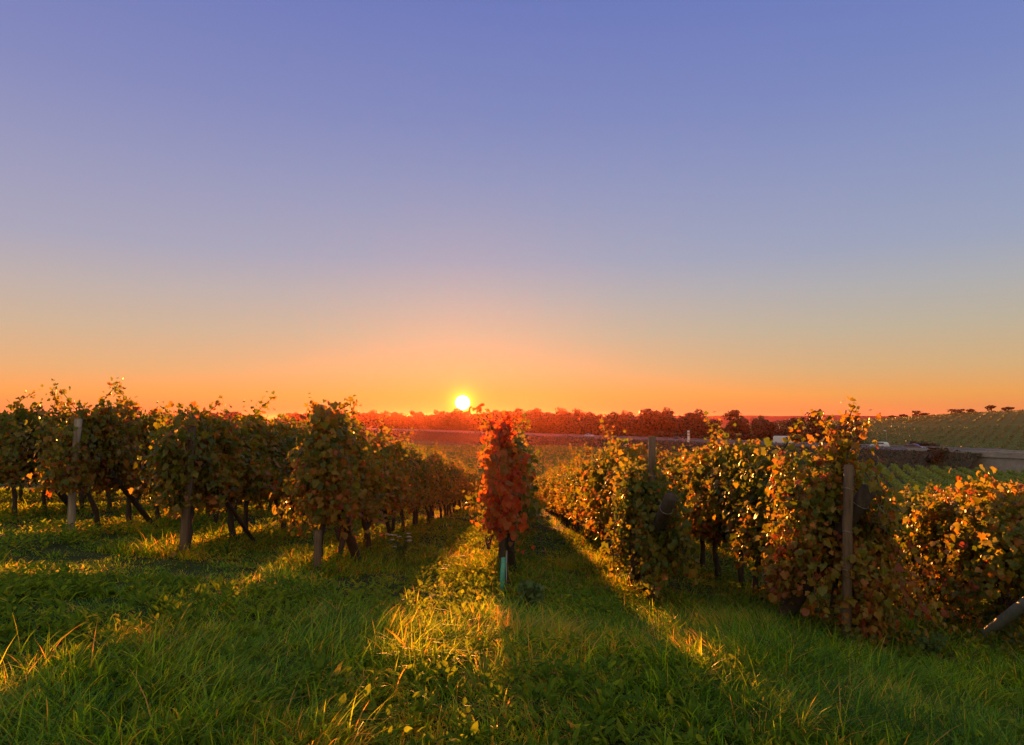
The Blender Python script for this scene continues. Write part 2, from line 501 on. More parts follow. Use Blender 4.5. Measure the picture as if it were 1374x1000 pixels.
range_mesh('mountains', 1250, 200, 60, 900, 4, 11)
range_mesh('mountains', 1050, 200, -1100, -320, 8, 23)
range_mesh('far_hills', 1450, 150, -1100, 1500, -2.0, 31)

# ------------------------------------------------------------------ trees
def leaf_quads(P, Nrm, size, tint, rs):
    """One small bent card per point: P centres, Nrm facing, size half-width."""
    n = len(P)
    up = rs.normal(size=(n, 3))
    T = np.cross(Nrm, up); T /= np.linalg.norm(T, axis=1)[:, None] + 1e-9
    B = np.cross(Nrm, T)
    s = size[:, None]
    co = np.stack([P - T * s - B * s * 0.3, P + T * s * 0.2 - B * s * 0.9, P + T * s * 1.05, P - T * s * 0.1 + B * s * 0.95], 1).reshape(-1, 3)
    q = np.arange(4 * n)
    return co, q, np.full(n, 4), np.repeat(tint, 4)


def tree_variant(seed, h, w, n=1500):
    rs = np.random.default_rng(seed)
    # lobes of the crown
    nl = 16
    ang = rs.uniform(0, 2 * math.pi, nl)
    hh = rs.uniform(0.14, 0.92, nl)
    rad = w * 0.5 * np.sqrt(np.clip(1 - ((hh - 0.5) / 0.6) ** 2, 0.1, 1)) * rs.uniform(0.25, 0.75, nl)
    c = np.stack([np.cos(ang) * rad, np.sin(ang) * rad, hh * h], 1)
    r = rs.uniform(0.10, 0.24, nl) * w
    k = rs.integers(0, nl, n)
    d = rs.normal(size=(n, 3)); d /= np.linalg.norm(d, axis=1)[:, None]
    f = rs.uniform(0.35, 1.12, n) ** 0.6
    P = c[k] + d * (r[k] * f)[:, None] * np.array([1, 1, 0.85])
    P[:, 2] = np.clip(P[:, 2], 0.05 * h, h * 1.02)
    Nn = d + rs.normal(size=(n, 3)) * 0.6; Nn /= np.linalg.norm(Nn, axis=1)[:, None]
    size = rs.uniform(0.14, 0.34, n)
    tint = np.clip(rs.normal(0.45, 0.2, n) + 0.12 * np.sin(k * 1.7), 0, 1)
    co, q, sz, tt = leaf_quads(P, Nn, size, tint, rs)
    crown = mesh_np('crown', co, q, sz, tt)
    crown.materials.append(M['crown'])
    bm = bmesh.new()
    tube(bm, [(0, 0, -0.5), (0.1, 0.05, h * 0.25), (-0.05, 0.1, h * 0.55), (0.1, 0, h * 0.8)], [0.22, 0.17, 0.11, 0.04], 7)
    for j in range(5):
        z0 = h * (0.25 + 0.08 * j)
        tube(bm, [(0, 0.05, z0), tuple(c[j] * np.array([0.5, 0.5, 1]) * 0.6 + np.array([0, 0, z0]) * 0.4), tuple(c[j])], [0.09, 0.06, 0.02], 5)
    trunk = bm_mesh('trunk', bm, True)
    trunk.materials.append(M['tree_bark'])
    return crown, trunk


def tube(bm, pts, rad, seg=8, cap=True):
    rings = []
    pts = [Vector(p) for p in pts]
    for i, p in enumerate(pts):
        d = (pts[min(i + 1, len(pts) - 1)] - pts[max(i - 1, 0)]).normalized()
        a = d.cross(Vector((0.31, 0.95, 0.05)) if abs(d.z) > 0.5 else Vector((0, 0, 1))).normalized()
        b = d.cross(a)
        rr = rad[i] if hasattr(rad, '__len__') else rad
        rings.append([bm.verts.new(p + (a * math.cos(2 * math.pi * k / seg) + b * math.sin(2 * math.pi * k / seg)) * rr) for k in range(seg)])
    for i in range(len(rings) - 1):
        for k in range(seg):
            bm.faces.new((rings[i][k], rings[i][(k + 1) % seg], rings[i + 1][(k + 1) % seg], rings[i + 1][k]))
    if cap:
        bm.faces.new(rings[0][::-1]); bm.faces.new(rings[-1])


def box(bm, x0, x1, y0, y1, z0, z1):
    v = [bm.verts.new(p) for p in ((x0, y0, z0), (x1, y0, z0), (x1, y1, z0), (x0, y1, z0), (x0, y0, z1), (x1, y0, z1), (x1, y1, z1), (x0, y1, z1))]
    for f in ((0, 3, 2, 1), (4, 5, 6, 7), (0, 1, 5, 4), (1, 2, 6, 5), (2, 3, 7, 6), (3, 0, 4, 7)):
        bm.faces.new([v[i] for i in f])


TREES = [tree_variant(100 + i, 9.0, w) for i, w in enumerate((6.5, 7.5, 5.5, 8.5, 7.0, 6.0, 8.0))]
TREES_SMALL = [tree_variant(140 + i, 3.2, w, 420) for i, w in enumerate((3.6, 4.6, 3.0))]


def plant_tree(x, y, z, h, name, label, cat, group, variants=TREES, base_h=9.0, k=None):
    cr, tk = variants[random.randrange(len(variants))] if k is None else variants[k]
    t = empty(name, (x, y, z), random.uniform(0, 6.28))
    tag(t, label, cat, group)
    link('crown', cr, None, t); link('trunk', tk, None, t)
    s = h / base_h
    t.scale = (s * random.uniform(0.95, 1.4), s * random.uniform(0.95, 1.4), s)
    return t


def build_trees():
    s = -66.0
    while s < 520:
        for row in range(3):
            d = 13 + 8 * row + random.uniform(-2.5, 2.5)
            p = road_pt(s + random.uniform(-2, 2) + 3 * row, d)
            u = 687 + 960 * p[0] / p[1]
            h = random.choice((random.uniform(6.5, 9.5), random.uniform(8.5, 12.0)))
            if u < 760: h = random.choice((random.uniform(8.0, 10.5), random.uniform(10.0, 13.5)))
            if u > 940: h = random.choice((random.uniform(6.5, 8.0), random.uniform(8.0, 10.5)))
            if u > 1000 and row == 2: continue
            if u > 700:
                lab, grp = 'rust brown tree in the belt behind the road, to the right of the sun', 'trees behind the road right of the sun'
            elif u > 560:
                lab, grp = 'dark tree in the belt behind the road, straight under the setting sun', 'trees behind the road under the sun'
            else:
                lab, grp = 'dark tree in the belt behind the road, left of the sun', 'trees behind the road left of the sun'
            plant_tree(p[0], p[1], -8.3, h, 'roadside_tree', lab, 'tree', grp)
        s += random.uniform(4.2, 6.8) + max(0, s) * 0.012
    s = -60.0
    while s < 460:
        p = road_pt(s, 9.5 + random.uniform(-0.8, 0.8))
        t = plant_tree(p[0], p[1], -8.5, random.uniform(2.2, 3.6), 'roadside_bush', 'low bush in the hedge at the foot of the roadside trees', 'bush', 'hedge bushes behind the road', TREES_SMALL, 3.2)
        t.scale.x *= 1.5; t.scale.y *= 1.5
        s += random.uniform(4.5, 6.5) + max(0, s) * 0.01
    for i in range(26):
        x = -270 + i * 5.4 + random.uniform(-2, 2)
        y = 380 + random.uniform(-12, 12)
        plant_tree(x, y, -11.6, random.uniform(12.6, 15.6), 'wood_tree', 'dark tree of the wood rising beyond the vines, at the left', 'tree', 'trees of the wood at the left')
    # bushes and trees on the crest of the hill
    for u, dd, h, lab in ((1180, 232, 4.6, 'slim upright tree standing alone at the left end of the hill crest'),
                          (1196, 232, 2.6, 'low round bush first along the hill crest, beside the slim tree'),
                          (1211, 236, 3.0, 'low bush on the hill crest left of the dark round tree'),
                          (1228, 240, 4.3, 'dark round tree on the left part of the hill crest'),
                          (1240, 242, 3.0, 'small bush just right of the dark round tree on the crest'),
                          (1284, 246, 3.6, 'wide flat bush on the middle of the hill crest'),
                          (1302, 248, 3.2, 'low bush on the hill crest between the wide bush and the tallest tree'),
                          (1329, 250, 4.4, 'tallest broad tree on the hill crest'),
                          (1352, 252, 3.0, 'rounded tree on the hill crest, right of the tallest tree')):
        r = (u - 687) / 960
        # point on this bearing at distance dd behind the road
        k = RN[0] * r + RN[1]
        y = (dd + RN[0] * RP[0] + RN[1] * RP[1]) / k
        x = r * y
        t = plant_tree(x, y, float(hill_z(x, y)) - 0.3, h, 'hill_tree', lab, 'tree', 'trees on the hill crest', TREES_SMALL, 3.2)
        if u == 1180: t.scale = (0.35, 0.35, h / 3.2)
        elif h < 4: t.scale.x *= 1.9; t.scale.y *= 1.9
    for u, dd, h, wx, lab in ((1195, 11, 2.2, 2.0, 'low dark bush beside the road under the hill'),
                              (1212, 11, 2.0, 1.6, 'yellowish bush beside the road under the hill')):
        p = road_pt(road_s(u), dd)
        t = plant_tree(p[0], p[1], -8.4, h, 'roadside_bush', lab, 'bush', None, TREES_SMALL, 3.2)
        t.scale.x *= wx; t.scale.y *= wx
    p = road_pt(road_s(1283), -9.5)
    t = plant_tree(p[0], p[1], -10.4, 3.6, 'dark_bush', 'dark round bush growing on the road embankment', 'bush', None, TREES_SMALL, 3.2, k=1)


build_trees()

# ------------------------------------------------------------------ road furniture and vehicles
def build_guard_rail(d, label, s0=-107, s1=900):
    t = empty('guard_rail', (0, 0, 0))
    tag(t, label, 'guard rail')
    bm = bmesh.new()
    ss = np.arange(s0, s1, 8.0)
    prof = [(-0.04, 0.45), (0.03, 0.52), (-0.02, 0.6), (0.03, 0.68), (-0.04, 0.76)]
    prev = None
    for s in ss:
        cur = []
        for (o, z) in prof:
            p = road_pt(s, d + o)
            cur.append(bm.verts.new((p[0], p[1], ROAD_Z + z)))
        if prev:
            for j in range(len(prof) - 1):
                bm.faces.new((prev[j], cur[j], cur[j + 1], prev[j + 1]))
        prev = cur
    link('rail', bm_mesh('rail', bm), M['galv'], t)
    pb = bmesh.new()
    box(pb, -0.06, 0.06, -0.06, 0.06, -0.1, 0.74)
    pm = bm_mesh('post', pb); pm.materials.append(M['galv'])
    for s in np.arange(s0 + 2, s0 + 392, 4.0):
        p = road_pt(s, d + (0.12 if d > 0 else 0.12))
        o = link('post', pm, None, t)
        o.location = (p[0], p[1], ROAD_Z)
        o.rotation_euler = (0, 0, math.atan2(RD[1], RD[0]))


build_guard_rail(-5.0, 'long steel guard rail along the near edge of the road')
build_guard_rail(5.0, 'long steel guard rail along the far edge of the road')


def loft_body(secs, w0, name):
    """secs: (x, zlow, ztop, halfwidth at top) along the car; closed shell with rounded shoulders."""
    bm = bmesh.new()
    rings = []
    for (x, zl, zt, hw) in secs:
        zm = zl + (zt - zl) * 0.55
        pts = [(-w0 * 0.93, zl), (-w0, zl + 0.12), (-w0, zm), (-hw - (w0 - hw) * 0.35, zt - 0.09), (-hw * 0.86, zt), (hw * 0.86, zt), (hw + (w0 - hw) * 0.35, zt - 0.09), (w0, zm), (w0, zl + 0.12), (w0 * 0.93, zl)]
        rings.append([bm.verts.new((x, y, z)) for (y, z) in pts])
    n = len(rings[0])
    for a, b in zip(rings[:-1], rings[1:]):
        for k in range(n):
            bm.faces.new((a[k], a[(k + 1) % n], b[(k + 1) % n], b[k]))
    bm.faces.new(rings[0]); bm.faces.new(rings[-1][::-1])
    bmesh.ops.recalc_face_normals(bm, faces=bm.faces)
    return bm_mesh(name, bm, False)


def poly_panel(bm, pts, off):
    v = [bm.verts.new(p) for p in pts]
    f = bm.faces.new(v)
    e = bmesh.ops.extrude_face_region(bm, geom=[f])
    bmesh.ops.translate(bm, verts=[g for g in e['geom'] if isinstance(g, bmesh.types.BMVert)], vec=off)


def car(u, lane, heading, kind, paint, label):
    s = road_s(u)
    p = road_pt(s, lane)
    ang = math.atan2(RD[1], RD[0]) + (0 if heading > 0 else math.pi)
    t = empty({'van': 'van', 'car': 'car', 'estate': 'car'}[kind], (p[0], p[1], ROAD_Z + 0.05), ang)
    tag(t, label, {'van': 'van', 'car': 'car', 'estate': 'car'}[kind], 'vehicles on the road')
    w = 0.86
    if kind == 'van':
        L0, w = 2.6, 0.98
        low = [(-L0, 0.35, 1.15, w), (-L0 + 0.1, 0.3, 1.2, w), (1.3, 0.3, 1.2, w), (2.2, 0.32, 1.08, w * .95), (L0, 0.38, 0.8, w * .88)]
        top = [(-L0 + 0.02, 1.1, 2.2, w * .9), (-L0 + 0.3, 1.1, 2.35, w * .9), (0.7, 1.1, 2.35, w * .88), (1.1, 1.1, 2.2, w * .86), (1.95, 1.02, 1.15, w * .84)]
        side = [(0.25, 1.25), (0.25, 1.95), (0.95, 1.95), (1.6, 1.25)]
        ws = ((1.17, 2.1), (1.92, 1.22))
        wr, wx = 0.36, (-1.6, 1.7)
    else:
        L0 = 2.15
        low = [(-L0, 0.4, 0.85, w * .9), (-L0 + 0.15, 0.28, 0.95, w * .95), (-1.0, 0.25, 0.95, w * .95), (0.8, 0.25, 0.95, w * .95), (1.8, 0.28, 0.84, w * .9), (L0, 0.38, 0.62, w * .82)]
        if kind == 'estate':
            top = [(-L0 + 0.1, 0.85, 0.95, w * .84), (-L0 + 0.45, 0.85, 1.46, w * .78), (-0.4, 0.85, 1.52, w * .78), (0.2, 0.85, 1.45, w * .76), (1.05, 0.85, 0.97, w * .8)]
            side = [(-1.6, 1.0), (-1.45, 1.36), (0.15, 1.38), (0.8, 1.0)]
        else:
            top = [(-1.75, 0.85, 0.97, w * .82), (-1.05, 0.85, 1.38, w * .76), (-0.4, 0.85, 1.44, w * .76), (0.15, 0.85, 1.4, w * .75), (1.05, 0.85, 0.97, w * .8)]
            side = [(-1.25, 1.0), (-0.95, 1.3), (0.1, 1.34), (0.8, 1.0)]
        ws = ((0.26, 1.36), (1.02, 1.0))
        wr, wx = 0.31, (-1.3, 1.35)
    link('body', loft_body(low, w, 'body'), paint, t)
    link('cabin', loft_body(top, w * .96, 'cabin'), paint, t)
    for sg in (-1, 1):
        bm = bmesh.new()
        y = sg * (w * 0.93 + 0.03)
        poly_panel(bm, [(x, y - sg * 0.10 * (z - 1.0), z) for x, z in side], (0, sg * 0.02, 0))
        bmesh.ops.recalc_face_normals(bm, faces=bm.faces)
        link('window', bm_mesh('window', bm), M['glass'], t)
        bm = bmesh.new()
        box(bm, L0 - 0.12, L0 + 0.02, sg * w * .72 - .14, sg * w * .72 + .14, 0.6, 0.74)
        link('headlight', bm_mesh('headlight', bm), M['lens'], t)
        bm = bmesh.new()
        box(bm, -L0 - 0.02, -L0 + 0.1, sg * w * .74 - .12, sg * w * .74 + .12, 0.68, 0.86)
        link('tail_light', bm_mesh('tail_light', bm), M['red_lens'], t)
    bm = bmesh.new()
    (xa, za), (xb, zb) = ws
    poly_panel(bm, [(xa, -w * .66, za), (xa, w * .66, za), (xb, w * .74, zb), (xb, -w * .74, zb)], (0.05, 0, 0.04))
    bmesh.ops.recalc_face_normals(bm, faces=bm.faces)
    link('windscreen', bm_mesh('windscreen', bm), M['glass'], t)
    for x in wx:
        for sg in (-1, 1):
            bm = bmesh.new()
            tube(bm, [(x, sg * (w - .2), wr), (x, sg * (w + .015), wr)], wr, 18)
            wh = link('wheel', bm_mesh('wheel', bm), M['rubber'], t)
            bm = bmesh.new()
            tube(bm, [(x, sg * (w + .005), wr), (x, sg * (w + .03), wr)], wr * .62, 14)
            link('rim', bm_mesh('rim', bm), M['rim'], wh)


car(785, 2.0, -1, 'car', M['silver_paint'], 'small pale silver car on the road, farthest left of the vehicles')
car(905, 2.0, -1, 'car', M['dark_paint'], 'dark car on the road left of the white marker pillar')
car(1043, 2.0, -1, 'van', M['white_paint'], 'white panel van on the road, half hidden by vine tops')
car(1172, 2.0, 1, 'estate', M['white_paint'], 'white estate car on the road below the hill')
car(1231, -2.0, -1, 'car', M['maroon_paint'], 'dark maroon car on the road below the hill, right of the white car')


def build_marker(u):
    p = road_pt(road_s(u), -6.3)
    t = empty('marker_pillar', (p[0], p[1], -8.0), math.atan2(RD[1], RD[0]))
    tag(t, 'slim white marker pillar with a red band beside the road', 'sign')
    bm = bmesh.new(); box(bm, -0.42, 0.42, -0.12, 0.12, 0.3, 3.9); bmesh.ops.bevel(bm, geom=bm.edges[:], offset=0.03, segments=1, affect='EDGES')
    link('panel', bm_mesh('panel', bm), M['sign_white'], t)
    for a, b in ((3.05, 3.3), (2.2, 2.4)):
        bm = bmesh.new(); box(bm, -0.45, 0.45, -0.15, 0.15, a, b)
        link('red_band', bm_mesh('red_band', bm), M['sign_red'], t)
    bm = bmesh.new(); box(bm, -0.3, 0.3, -0.2, 0.2, -0.3, 0.3)
    link('foot', bm_mesh('foot', bm), M['concrete'], t)


build_marker(942)


def build_lamp(u):
    p = road_pt(road_s(u), 6.2)
    t = empty('road_lamp', (p[0], p[1], -7.9), math.atan2(RD[1], RD[0]))
    tag(t, 'slim grey road lamp post beside the white estate car', 'lamp post')
    bm = bmesh.new(); tube(bm, [(0, 0, -.2), (0, 0, 3.6), (0.05, 0, 4.4)], [0.09, 0.07, 0.05], 8)
    link('pole', bm_mesh('pole', bm, True), M['galv'], t)
    bm = bmesh.new(); tube(bm, [(0.0, 0, 4.35), (0.35, 0, 4.5), (0.7, 0, 4.48)], [0.05, 0.11, 0.07], 8)
    link('lamp_head', bm_mesh('lamp_head', bm, True), M['sign_white'], t)


build_lamp(1169)


def build_bridge():
    """Concrete road bridge where the embankment ends, at the right edge of the view."""
    s0, s1 = -107.0, -230.0
    p = road_pt(s0, 0)
    t = empty('road_bridge', (p[0], p[1], -12.0), math.atan2(-RD[1], -RD[0]))
    tag(t, 'grey concrete road bridge where the embankment ends, at the right edge', 'bridge')
    z = ROAD_Z + 12.0
    Ln = s0 - s1
    bm = bmesh.new(); box(bm, -4, Ln, -5.4, 5.4, z - 0.75, z - 0.02)
    link('deck', bm_mesh('deck', bm), M['concrete'], t)
    for sg in (-1, 1):
        bm = bmesh.new(); box(bm, -16, Ln, sg * 5.15 - .2, sg * 5.15 + .2, z - 0.02, z + 0.45)
        bmesh.ops.bevel(bm, geom=bm.edges[:], offset=0.04, segments=1, affect='EDGES')
        link('parapet', bm_mesh('parapet', bm), M['concrete'], t)
    for x0, x1 in ((-4, 22.0), (38, 39.5), (52, 53.5)):
        bm = bmesh.new(); box(bm, x0, x1, -5.0, 5.0, -0.8, z - 0.75)
        link('pier', bm_mesh('pier', bm), M['concrete'], t)


build_bridge()

# ------------------------------------------------------------------ far vineyards (rows too many and too far to count)
def hedge_quads(P0, P1, n, w, h, size, rs, tlo=0.35, thi=0.95, zf=zg):
    t = rs.uniform(0, 1, n)
    x = P0[0] + (P1[0] - P0[0]) * t + rs.normal(0, w, n)
    y = P0[1] + (P1[1] - P0[1]) * t + rs.normal(0, w, n)
    z = zf(x, y) + 0.3 + (h - 0.3) * rs.uniform(0, 1, n) ** 0.7
    P = np.stack([x, y, z], 1)
    Nn = rs.normal(size=(n, 3)) + np.array([0, -0.3, 0.5]); Nn /= np.linalg.norm(Nn, axis=1)[:, None]
    return leaf_quads(P, Nn, rs.uniform(0.6, 1.2, n) * size, rs.uniform(tlo, thi, n), rs)


def merge(parts):
    co, q, sz, tt = [], [], [], []
    off = 0
    for a, b, c, d in parts:
        co.append(a); q.append(np.asarray(b).ravel() + off); sz.append(c); tt.append(d); off += len(a)
    return np.concatenate(co), np.concatenate(q), np.concatenate(sz), np.concatenate(tt)


def build_fields():
    rs = np.random.default_rng(5)
    parts = []
    # valley floor between the near rows and the road: rows run slightly across the view
    for k in range(150):
        x0 = -170 + k * 2.6
        a = np.array([x0 + 0, 88.0]); d = np.array([0.42, 0.9075])
        # stop at the foot of the embankment
        den = RN @ d
        lmax = (-17.5 - RN @ (a - RP)) / den
        lmax = min(lmax, 190)
        if lmax < 4: continue
        b = a + d * lmax
        uu = [687 + 960 * a[0] / a[1], 687 + 960 * b[0] / b[1]]
        if max(uu) < -80 or min(uu) > 1500: continue
        parts.append(hedge_quads(a, b, int(lmax * 12), 0.28, 1.6, 0.26, rs))
    tag(link('valley_vineyard', mesh_np('valley_vineyard', *merge(parts)), M['field']), 'green vineyard rows covering the valley floor before the road embankment', 'vineyard', kind='stuff')
    # rows on the hillside: a block running uphill and a block running across
    parts = []
    for k in range(120):
        s = -300 + k * 3.2
        d0, d1 = (14, 105) if k % 1 == 0 else (14, 60)
        parts.append(hedge_quads(road_pt(s - 16, d0), road_pt(s + 16, d1), 700, 0.5, 0.8, 0.18, rs, 0.05, 0.4, hill_z))
    for k in range(46):
        s = -220 + k * 4.4
        parts.append(hedge_quads(road_pt(s, 118), road_pt(s + 34, 212), 800, 0.3, 1.0, 0.18, rs, 0.1, 0.4, hill_z))
    for k in range(21):
        dd = 118 + k * 4.0
        parts.append(hedge_quads(road_pt(-14, dd), road_pt(95, dd + 10), 1000, 0.3, 1.0, 0.18, rs, 0.05, 0.4, hill_z))
    for k in range(4):
        dd = 214 + k * 3.0
        parts.append(hedge_quads(road_pt(-330, dd), road_pt(20, dd), 2200, 0.3, 0.8, 0.18, rs, 0.1, 0.4, hill_z))
    tag(link('hillside_vineyard', mesh_np('hillside_vineyard', *merge(parts)), M['hill_leaf']), 'striped vineyard rows covering the hillside at the right', 'vineyard', kind='stuff')
    # rough growth on the embankment slope
    n = 40000
    s = rs.uniform(-107, 420, n); d = rs.uniform(-17, -5.6, n)
    z = np.interp(d, [-17, -14, -10, -6.2, -5.2], [-12.4, -11.3, -9.6, -7.95, -7.74])
    x = RP[0] + RD[0] * s + RN[0] * d; y = RP[1] + RD[1] * s + RN[1] * d
    P = np.stack([x, y, z + rs.uniform(0, 0.3, n) + 1.1 * smooth01((vnoise(s, d, 5.0, 55) - 0.55) / 0.3) * rs.uniform(0, 1, n)], 1)
    Nn = rs.normal(size=(n, 3)); Nn /= np.linalg.norm(Nn, axis=1)[:, None]
    co = leaf_quads(P, Nn, rs.uniform(0.10, 0.28, n), np.clip(rs.normal(0.45, 0.2, n), 0, 1), rs)
    tag(link('embankment_scrub', mesh_np('embankment_scrub', *co), M['scrub']), 'dark scrub and rough grass on the slope of the road embankment', 'scrub', kind='stuff')


build_fields()

# ------------------------------------------------------------------ grape vines
LEAF = np.array([(0.0, 0.0), (0.16, -0.20), (0.42, -0.12), (0.47, 0.10), (0.60, 0.30), (0.36, 0.46), (0.26, 0.70), (0.0, 0.95),
                 (-0.26, 0.70), (-0.36, 0.46), (-0.60, 0.30), (-0.47, 0.10), (-0.42, -0.12), (-0.16, -0.20)])
NL = len(LEAF)


def leaves_mesh(P, Nrm, Tip, size, tint, rs):
    n = len(P)
    Nrm = Nrm / (np.linalg.norm(Nrm, axis=1)[:, None] + 1e-9)
    Tip = Tip - Nrm * np.sum(Tip * Nrm, 1)[:, None]
    Tip /= np.linalg.norm(Tip, axis=1)[:, None] + 1e-9
    S = np.cross(Tip, Nrm)
    out = np.concatenate([LEAF, [[0.0, 0.34]]])
    u = out[:, 0][None, :] * (1 + rs.normal(0, 0.07, (n, NL + 1)))
    v = out[:, 1][None, :] * (1 + rs.normal(0, 0.07, (n, NL + 1)))
    r2 = u ** 2 + (v - 0.34) ** 2
    fold = rs.uniform(-0.3, 0.8, n)[:, None]; curl = rs.uniform(-0.2, 0.9, n)[:, None]
    wz = np.abs(u) * fold - r2 * curl + rs.normal(0, 0.035, (n, NL + 1))
    s = size[:, None, None]
    co = P[:, None, :] + s * (S[:, None, :] * u[..., None] + Tip[:, None, :] * v[..., None] + Nrm[:, None, :] * wz[..., None])
    base = (np.arange(n) * (NL + 1))[:, None, None]
    k = np.arange(NL)
    tri = np.stack([np.full(NL, NL), k, (k + 1) % NL], 1)[None] + base
    tt = tint[:, None] + rs.normal(0, 0.03, (n, NL + 1)) + 0.10 * (r2 - 0.15)
    return co.reshape(-1, 3), tri.reshape(-1), np.full(n * NL, 3), np.clip(tt, 0, 1).ravel()


def vine_variant(seed, top=2.05, bottom=0.68, length=1.4, thick=0.22, shoots=24, per=4.2, tall=(), hang=0.22, red=0.0, trunk_lean=0.25,
                 front=False, at=0.4, size=0.033, skirt=0, grapes=0):
    """Parts of one trellised vine, local y along the row. Returns dict of meshes."""
    rs = np.random.default_rng(seed)
    lines = []
    for i in range(shoots):
        y0 = rs.uniform(-length / 2, length / 2)
        kind = rs.uniform()
        m = 16
        t = np.linspace(0, 1, m)
        side = rs.choice([-1, 1])
        if kind < 1 - hang:
            h = rs.uniform(0.75, 1.03) * top - 0.72
            x = side * thick * (0.25 + 0.75 * rs.uniform()) * np.sin(t * math.pi * rs.uniform(0.5, 1.0)) + rs.normal(0, 0.02, m).cumsum() * 0.5
            y = y0 + rs.normal(0, 0.25) * t + rs.normal(0, 0.02, m).cumsum()
            z = 0.72 + h * t
        else:
            z0 = rs.uniform(0.8, top * 0.9)
            a = rs.uniform(0.25, 0.55)
            x = side * (thick * 0.5 + a * 0.7 * np.sin(t * 1.6))
            y = y0 + rs.normal(0, 0.3) * t
            z = z0 + 0.12 * np.sin(t * 3) - (z0 - rs.uniform(bottom * 0.8, max(bottom, z0 - 0.5))) * t ** 1.6
        lines.append(np.stack([x, y, z], 1))
    for i in range(skirt):
        t = np.linspace(0, 1, 12)
        y0 = rs.uniform(-0.74, -0.35); x0 = rs.normal(0, 0.2); z0 = rs.uniform(0.85, 1.15)
        lines.append(np.stack([x0 * (0.4 + 0.8 * t), y0 - 0.12 * np.sin(t * 2.5), z0 - (z0 - rs.uniform(0.15, 0.55)) * t ** 1.3], 1))
    shoots += skirt
    for (ty, tx, th, bend) in tall:
        t = np.linspace(0, 1, 14)
        z0 = top - 0.35
        lines.append(np.stack([tx * t + bend * t ** 3 + 0.03 * np.sin(t * 9), ty + 0.05 * np.sin(t * 7), z0 + (th - z0) * (t - 0.12 * abs(bend) * t ** 4)], 1))
    P, Nn, Tp, sz = [], [], [], []
    for li, l in enumerate(lines):
        is_tall = li >= shoots
        for j in range(1, len(l)):
            k = rs.poisson(per) if not is_tall else rs.poisson(4.0)
            for _ in range(k):
                if is_tall:
                    o = rs.normal(0, 0.05, 3)
                else:
                    o = rs.normal(0, 1, 3) * np.array([0.085, 0.10, 0.07])
                p = l[j] + o
                outw = np.array([p[0] / (abs(p[0]) + 0.12) * 1.0, 0.0, 0.30])
                if front: outw[1] = -0.75 * (0.5 - p[1] / length)
                nn = outw + rs.normal(0, 0.62, 3)
                tip = np.array([0, 0, -1.0]) + rs.normal(0, 0.45, 3)
                if is_tall:
                    nn = rs.normal(0, 1, 3) + np.array([0, 0, 0.3]); tip = rs.normal(0, 1, 3) + np.array([0, 0, -0.5])
                P.append(p); Nn.append(nn); Tp.append(tip)
                s = min(1.55, max(0.5, rs.lognormal(0.0, 0.28))) * size
                if is_tall: s *= 1.25 - 0.55 * j / len(l)
                sz.append(s * 2.0)
    P = np.array(P); Nn = np.array(Nn); Tp = np.array(Tp); sz = np.array(sz)
    keep = (P[:, 2] > bottom * 0.72) | ((P[:, 1] < -0.2) & (P[:, 2] > 0.12) & (skirt > 0))
    P, Nn, Tp, sz = P[keep], Nn[keep], Tp[keep], sz[keep]
    hrel = (P[:, 2] - bottom) / (top - bottom)
    low = np.clip(1 - hrel, 0, 1)
    tint = rs.normal(0.38, 0.17, len(P)) + 0.20 * low ** 1.5 + 0.16 * smooth01((hrel - 0.75) / 0.3) + red + 0.18 * (vnoise(P[:, 1] * 10 + seed * 7, P[:, 2] * 10, 2.2, seed) - 0.5)
    yel = rs.uniform(size=len(P)) < 0.08
    tint = np.where(yel, rs.uniform(0.6, 0.95, len(P)), tint)
    out = {}
    out['leaves'] = mesh_np('foliage', *leaves_mesh(P, Nn, Tp, sz, np.clip(tint, 0, 1), rs))
    bm = bmesh.new()
    for l in lines[:: 2] + lines[shoots:]:
        tube(bm, [tuple(p) for p in l[::3]], [0.006] * len(l[::3]), 4, cap=False)
    tube(bm, [(0.02 * math.sin(q), q * length / 6, 0.74 + 0.03 * math.sin(q * 2.2)) for q in range(-3, 4)], 0.011, 5)
    out['canes'] = bm_mesh('canes', bm, True)
    bm = bmesh.new()
    ly = rs.normal(0, trunk_lean); lx = rs.normal(0, 0.08)
    pts, rad = [], []
    for q in np.linspace(0, 1, 9):
        pts.append((lx * (1 - q) + 0.02 * math.sin(q * 7 + seed), ly * (1 - q) + 0.025 * math.cos(q * 6 + seed), -0.12 + 0.92 * q))
        rad.append(0.038 * (1.25 - 0.5 * q) * (1 + 0.15 * math.sin(q * 19 + seed)))
    tube(bm, pts, rad, 8)
    tube(bm, [pts[-2], (0.03, 0.25, 0.8), (0.0, 0.5, 0.76)], [0.024, 0.018, 0.010], 6)
    tube(bm, [pts[-2], (-0.03, -0.25, 0.8), (0.0, -0.5, 0.76)], [0.024, 0.018, 0.010], 6)
    for v in bm.verts:
        v.co += Vector(rs.normal(0, 0.004, 3))
    out['trunk'] = bm_mesh('trunk', bm, True)
    out['grapes'] = []
    for g in range(grapes):
        bm = bmesh.new()
        c = Vector((rs.choice([-1, 1]) * rs.uniform(0.05, 0.2), rs.uniform(-0.4, 0.4), rs.uniform(0.55, 0.8)))
        for q in range(46):
            f = q / 46
            rr = 0.045 * (1 - 0.75 * f)
            a = q * 2.4
            mt = Matrix.Translation(c + Vector((math.cos(a) * rr, math.sin(a) * rr, -0.17 * f)))
            bmesh.ops.create_icosphere(bm, subdivisions=1, radius=0.012, matrix=mt)
        out['grapes'].append(bm_mesh('grape_bunch', bm, True))
    return out


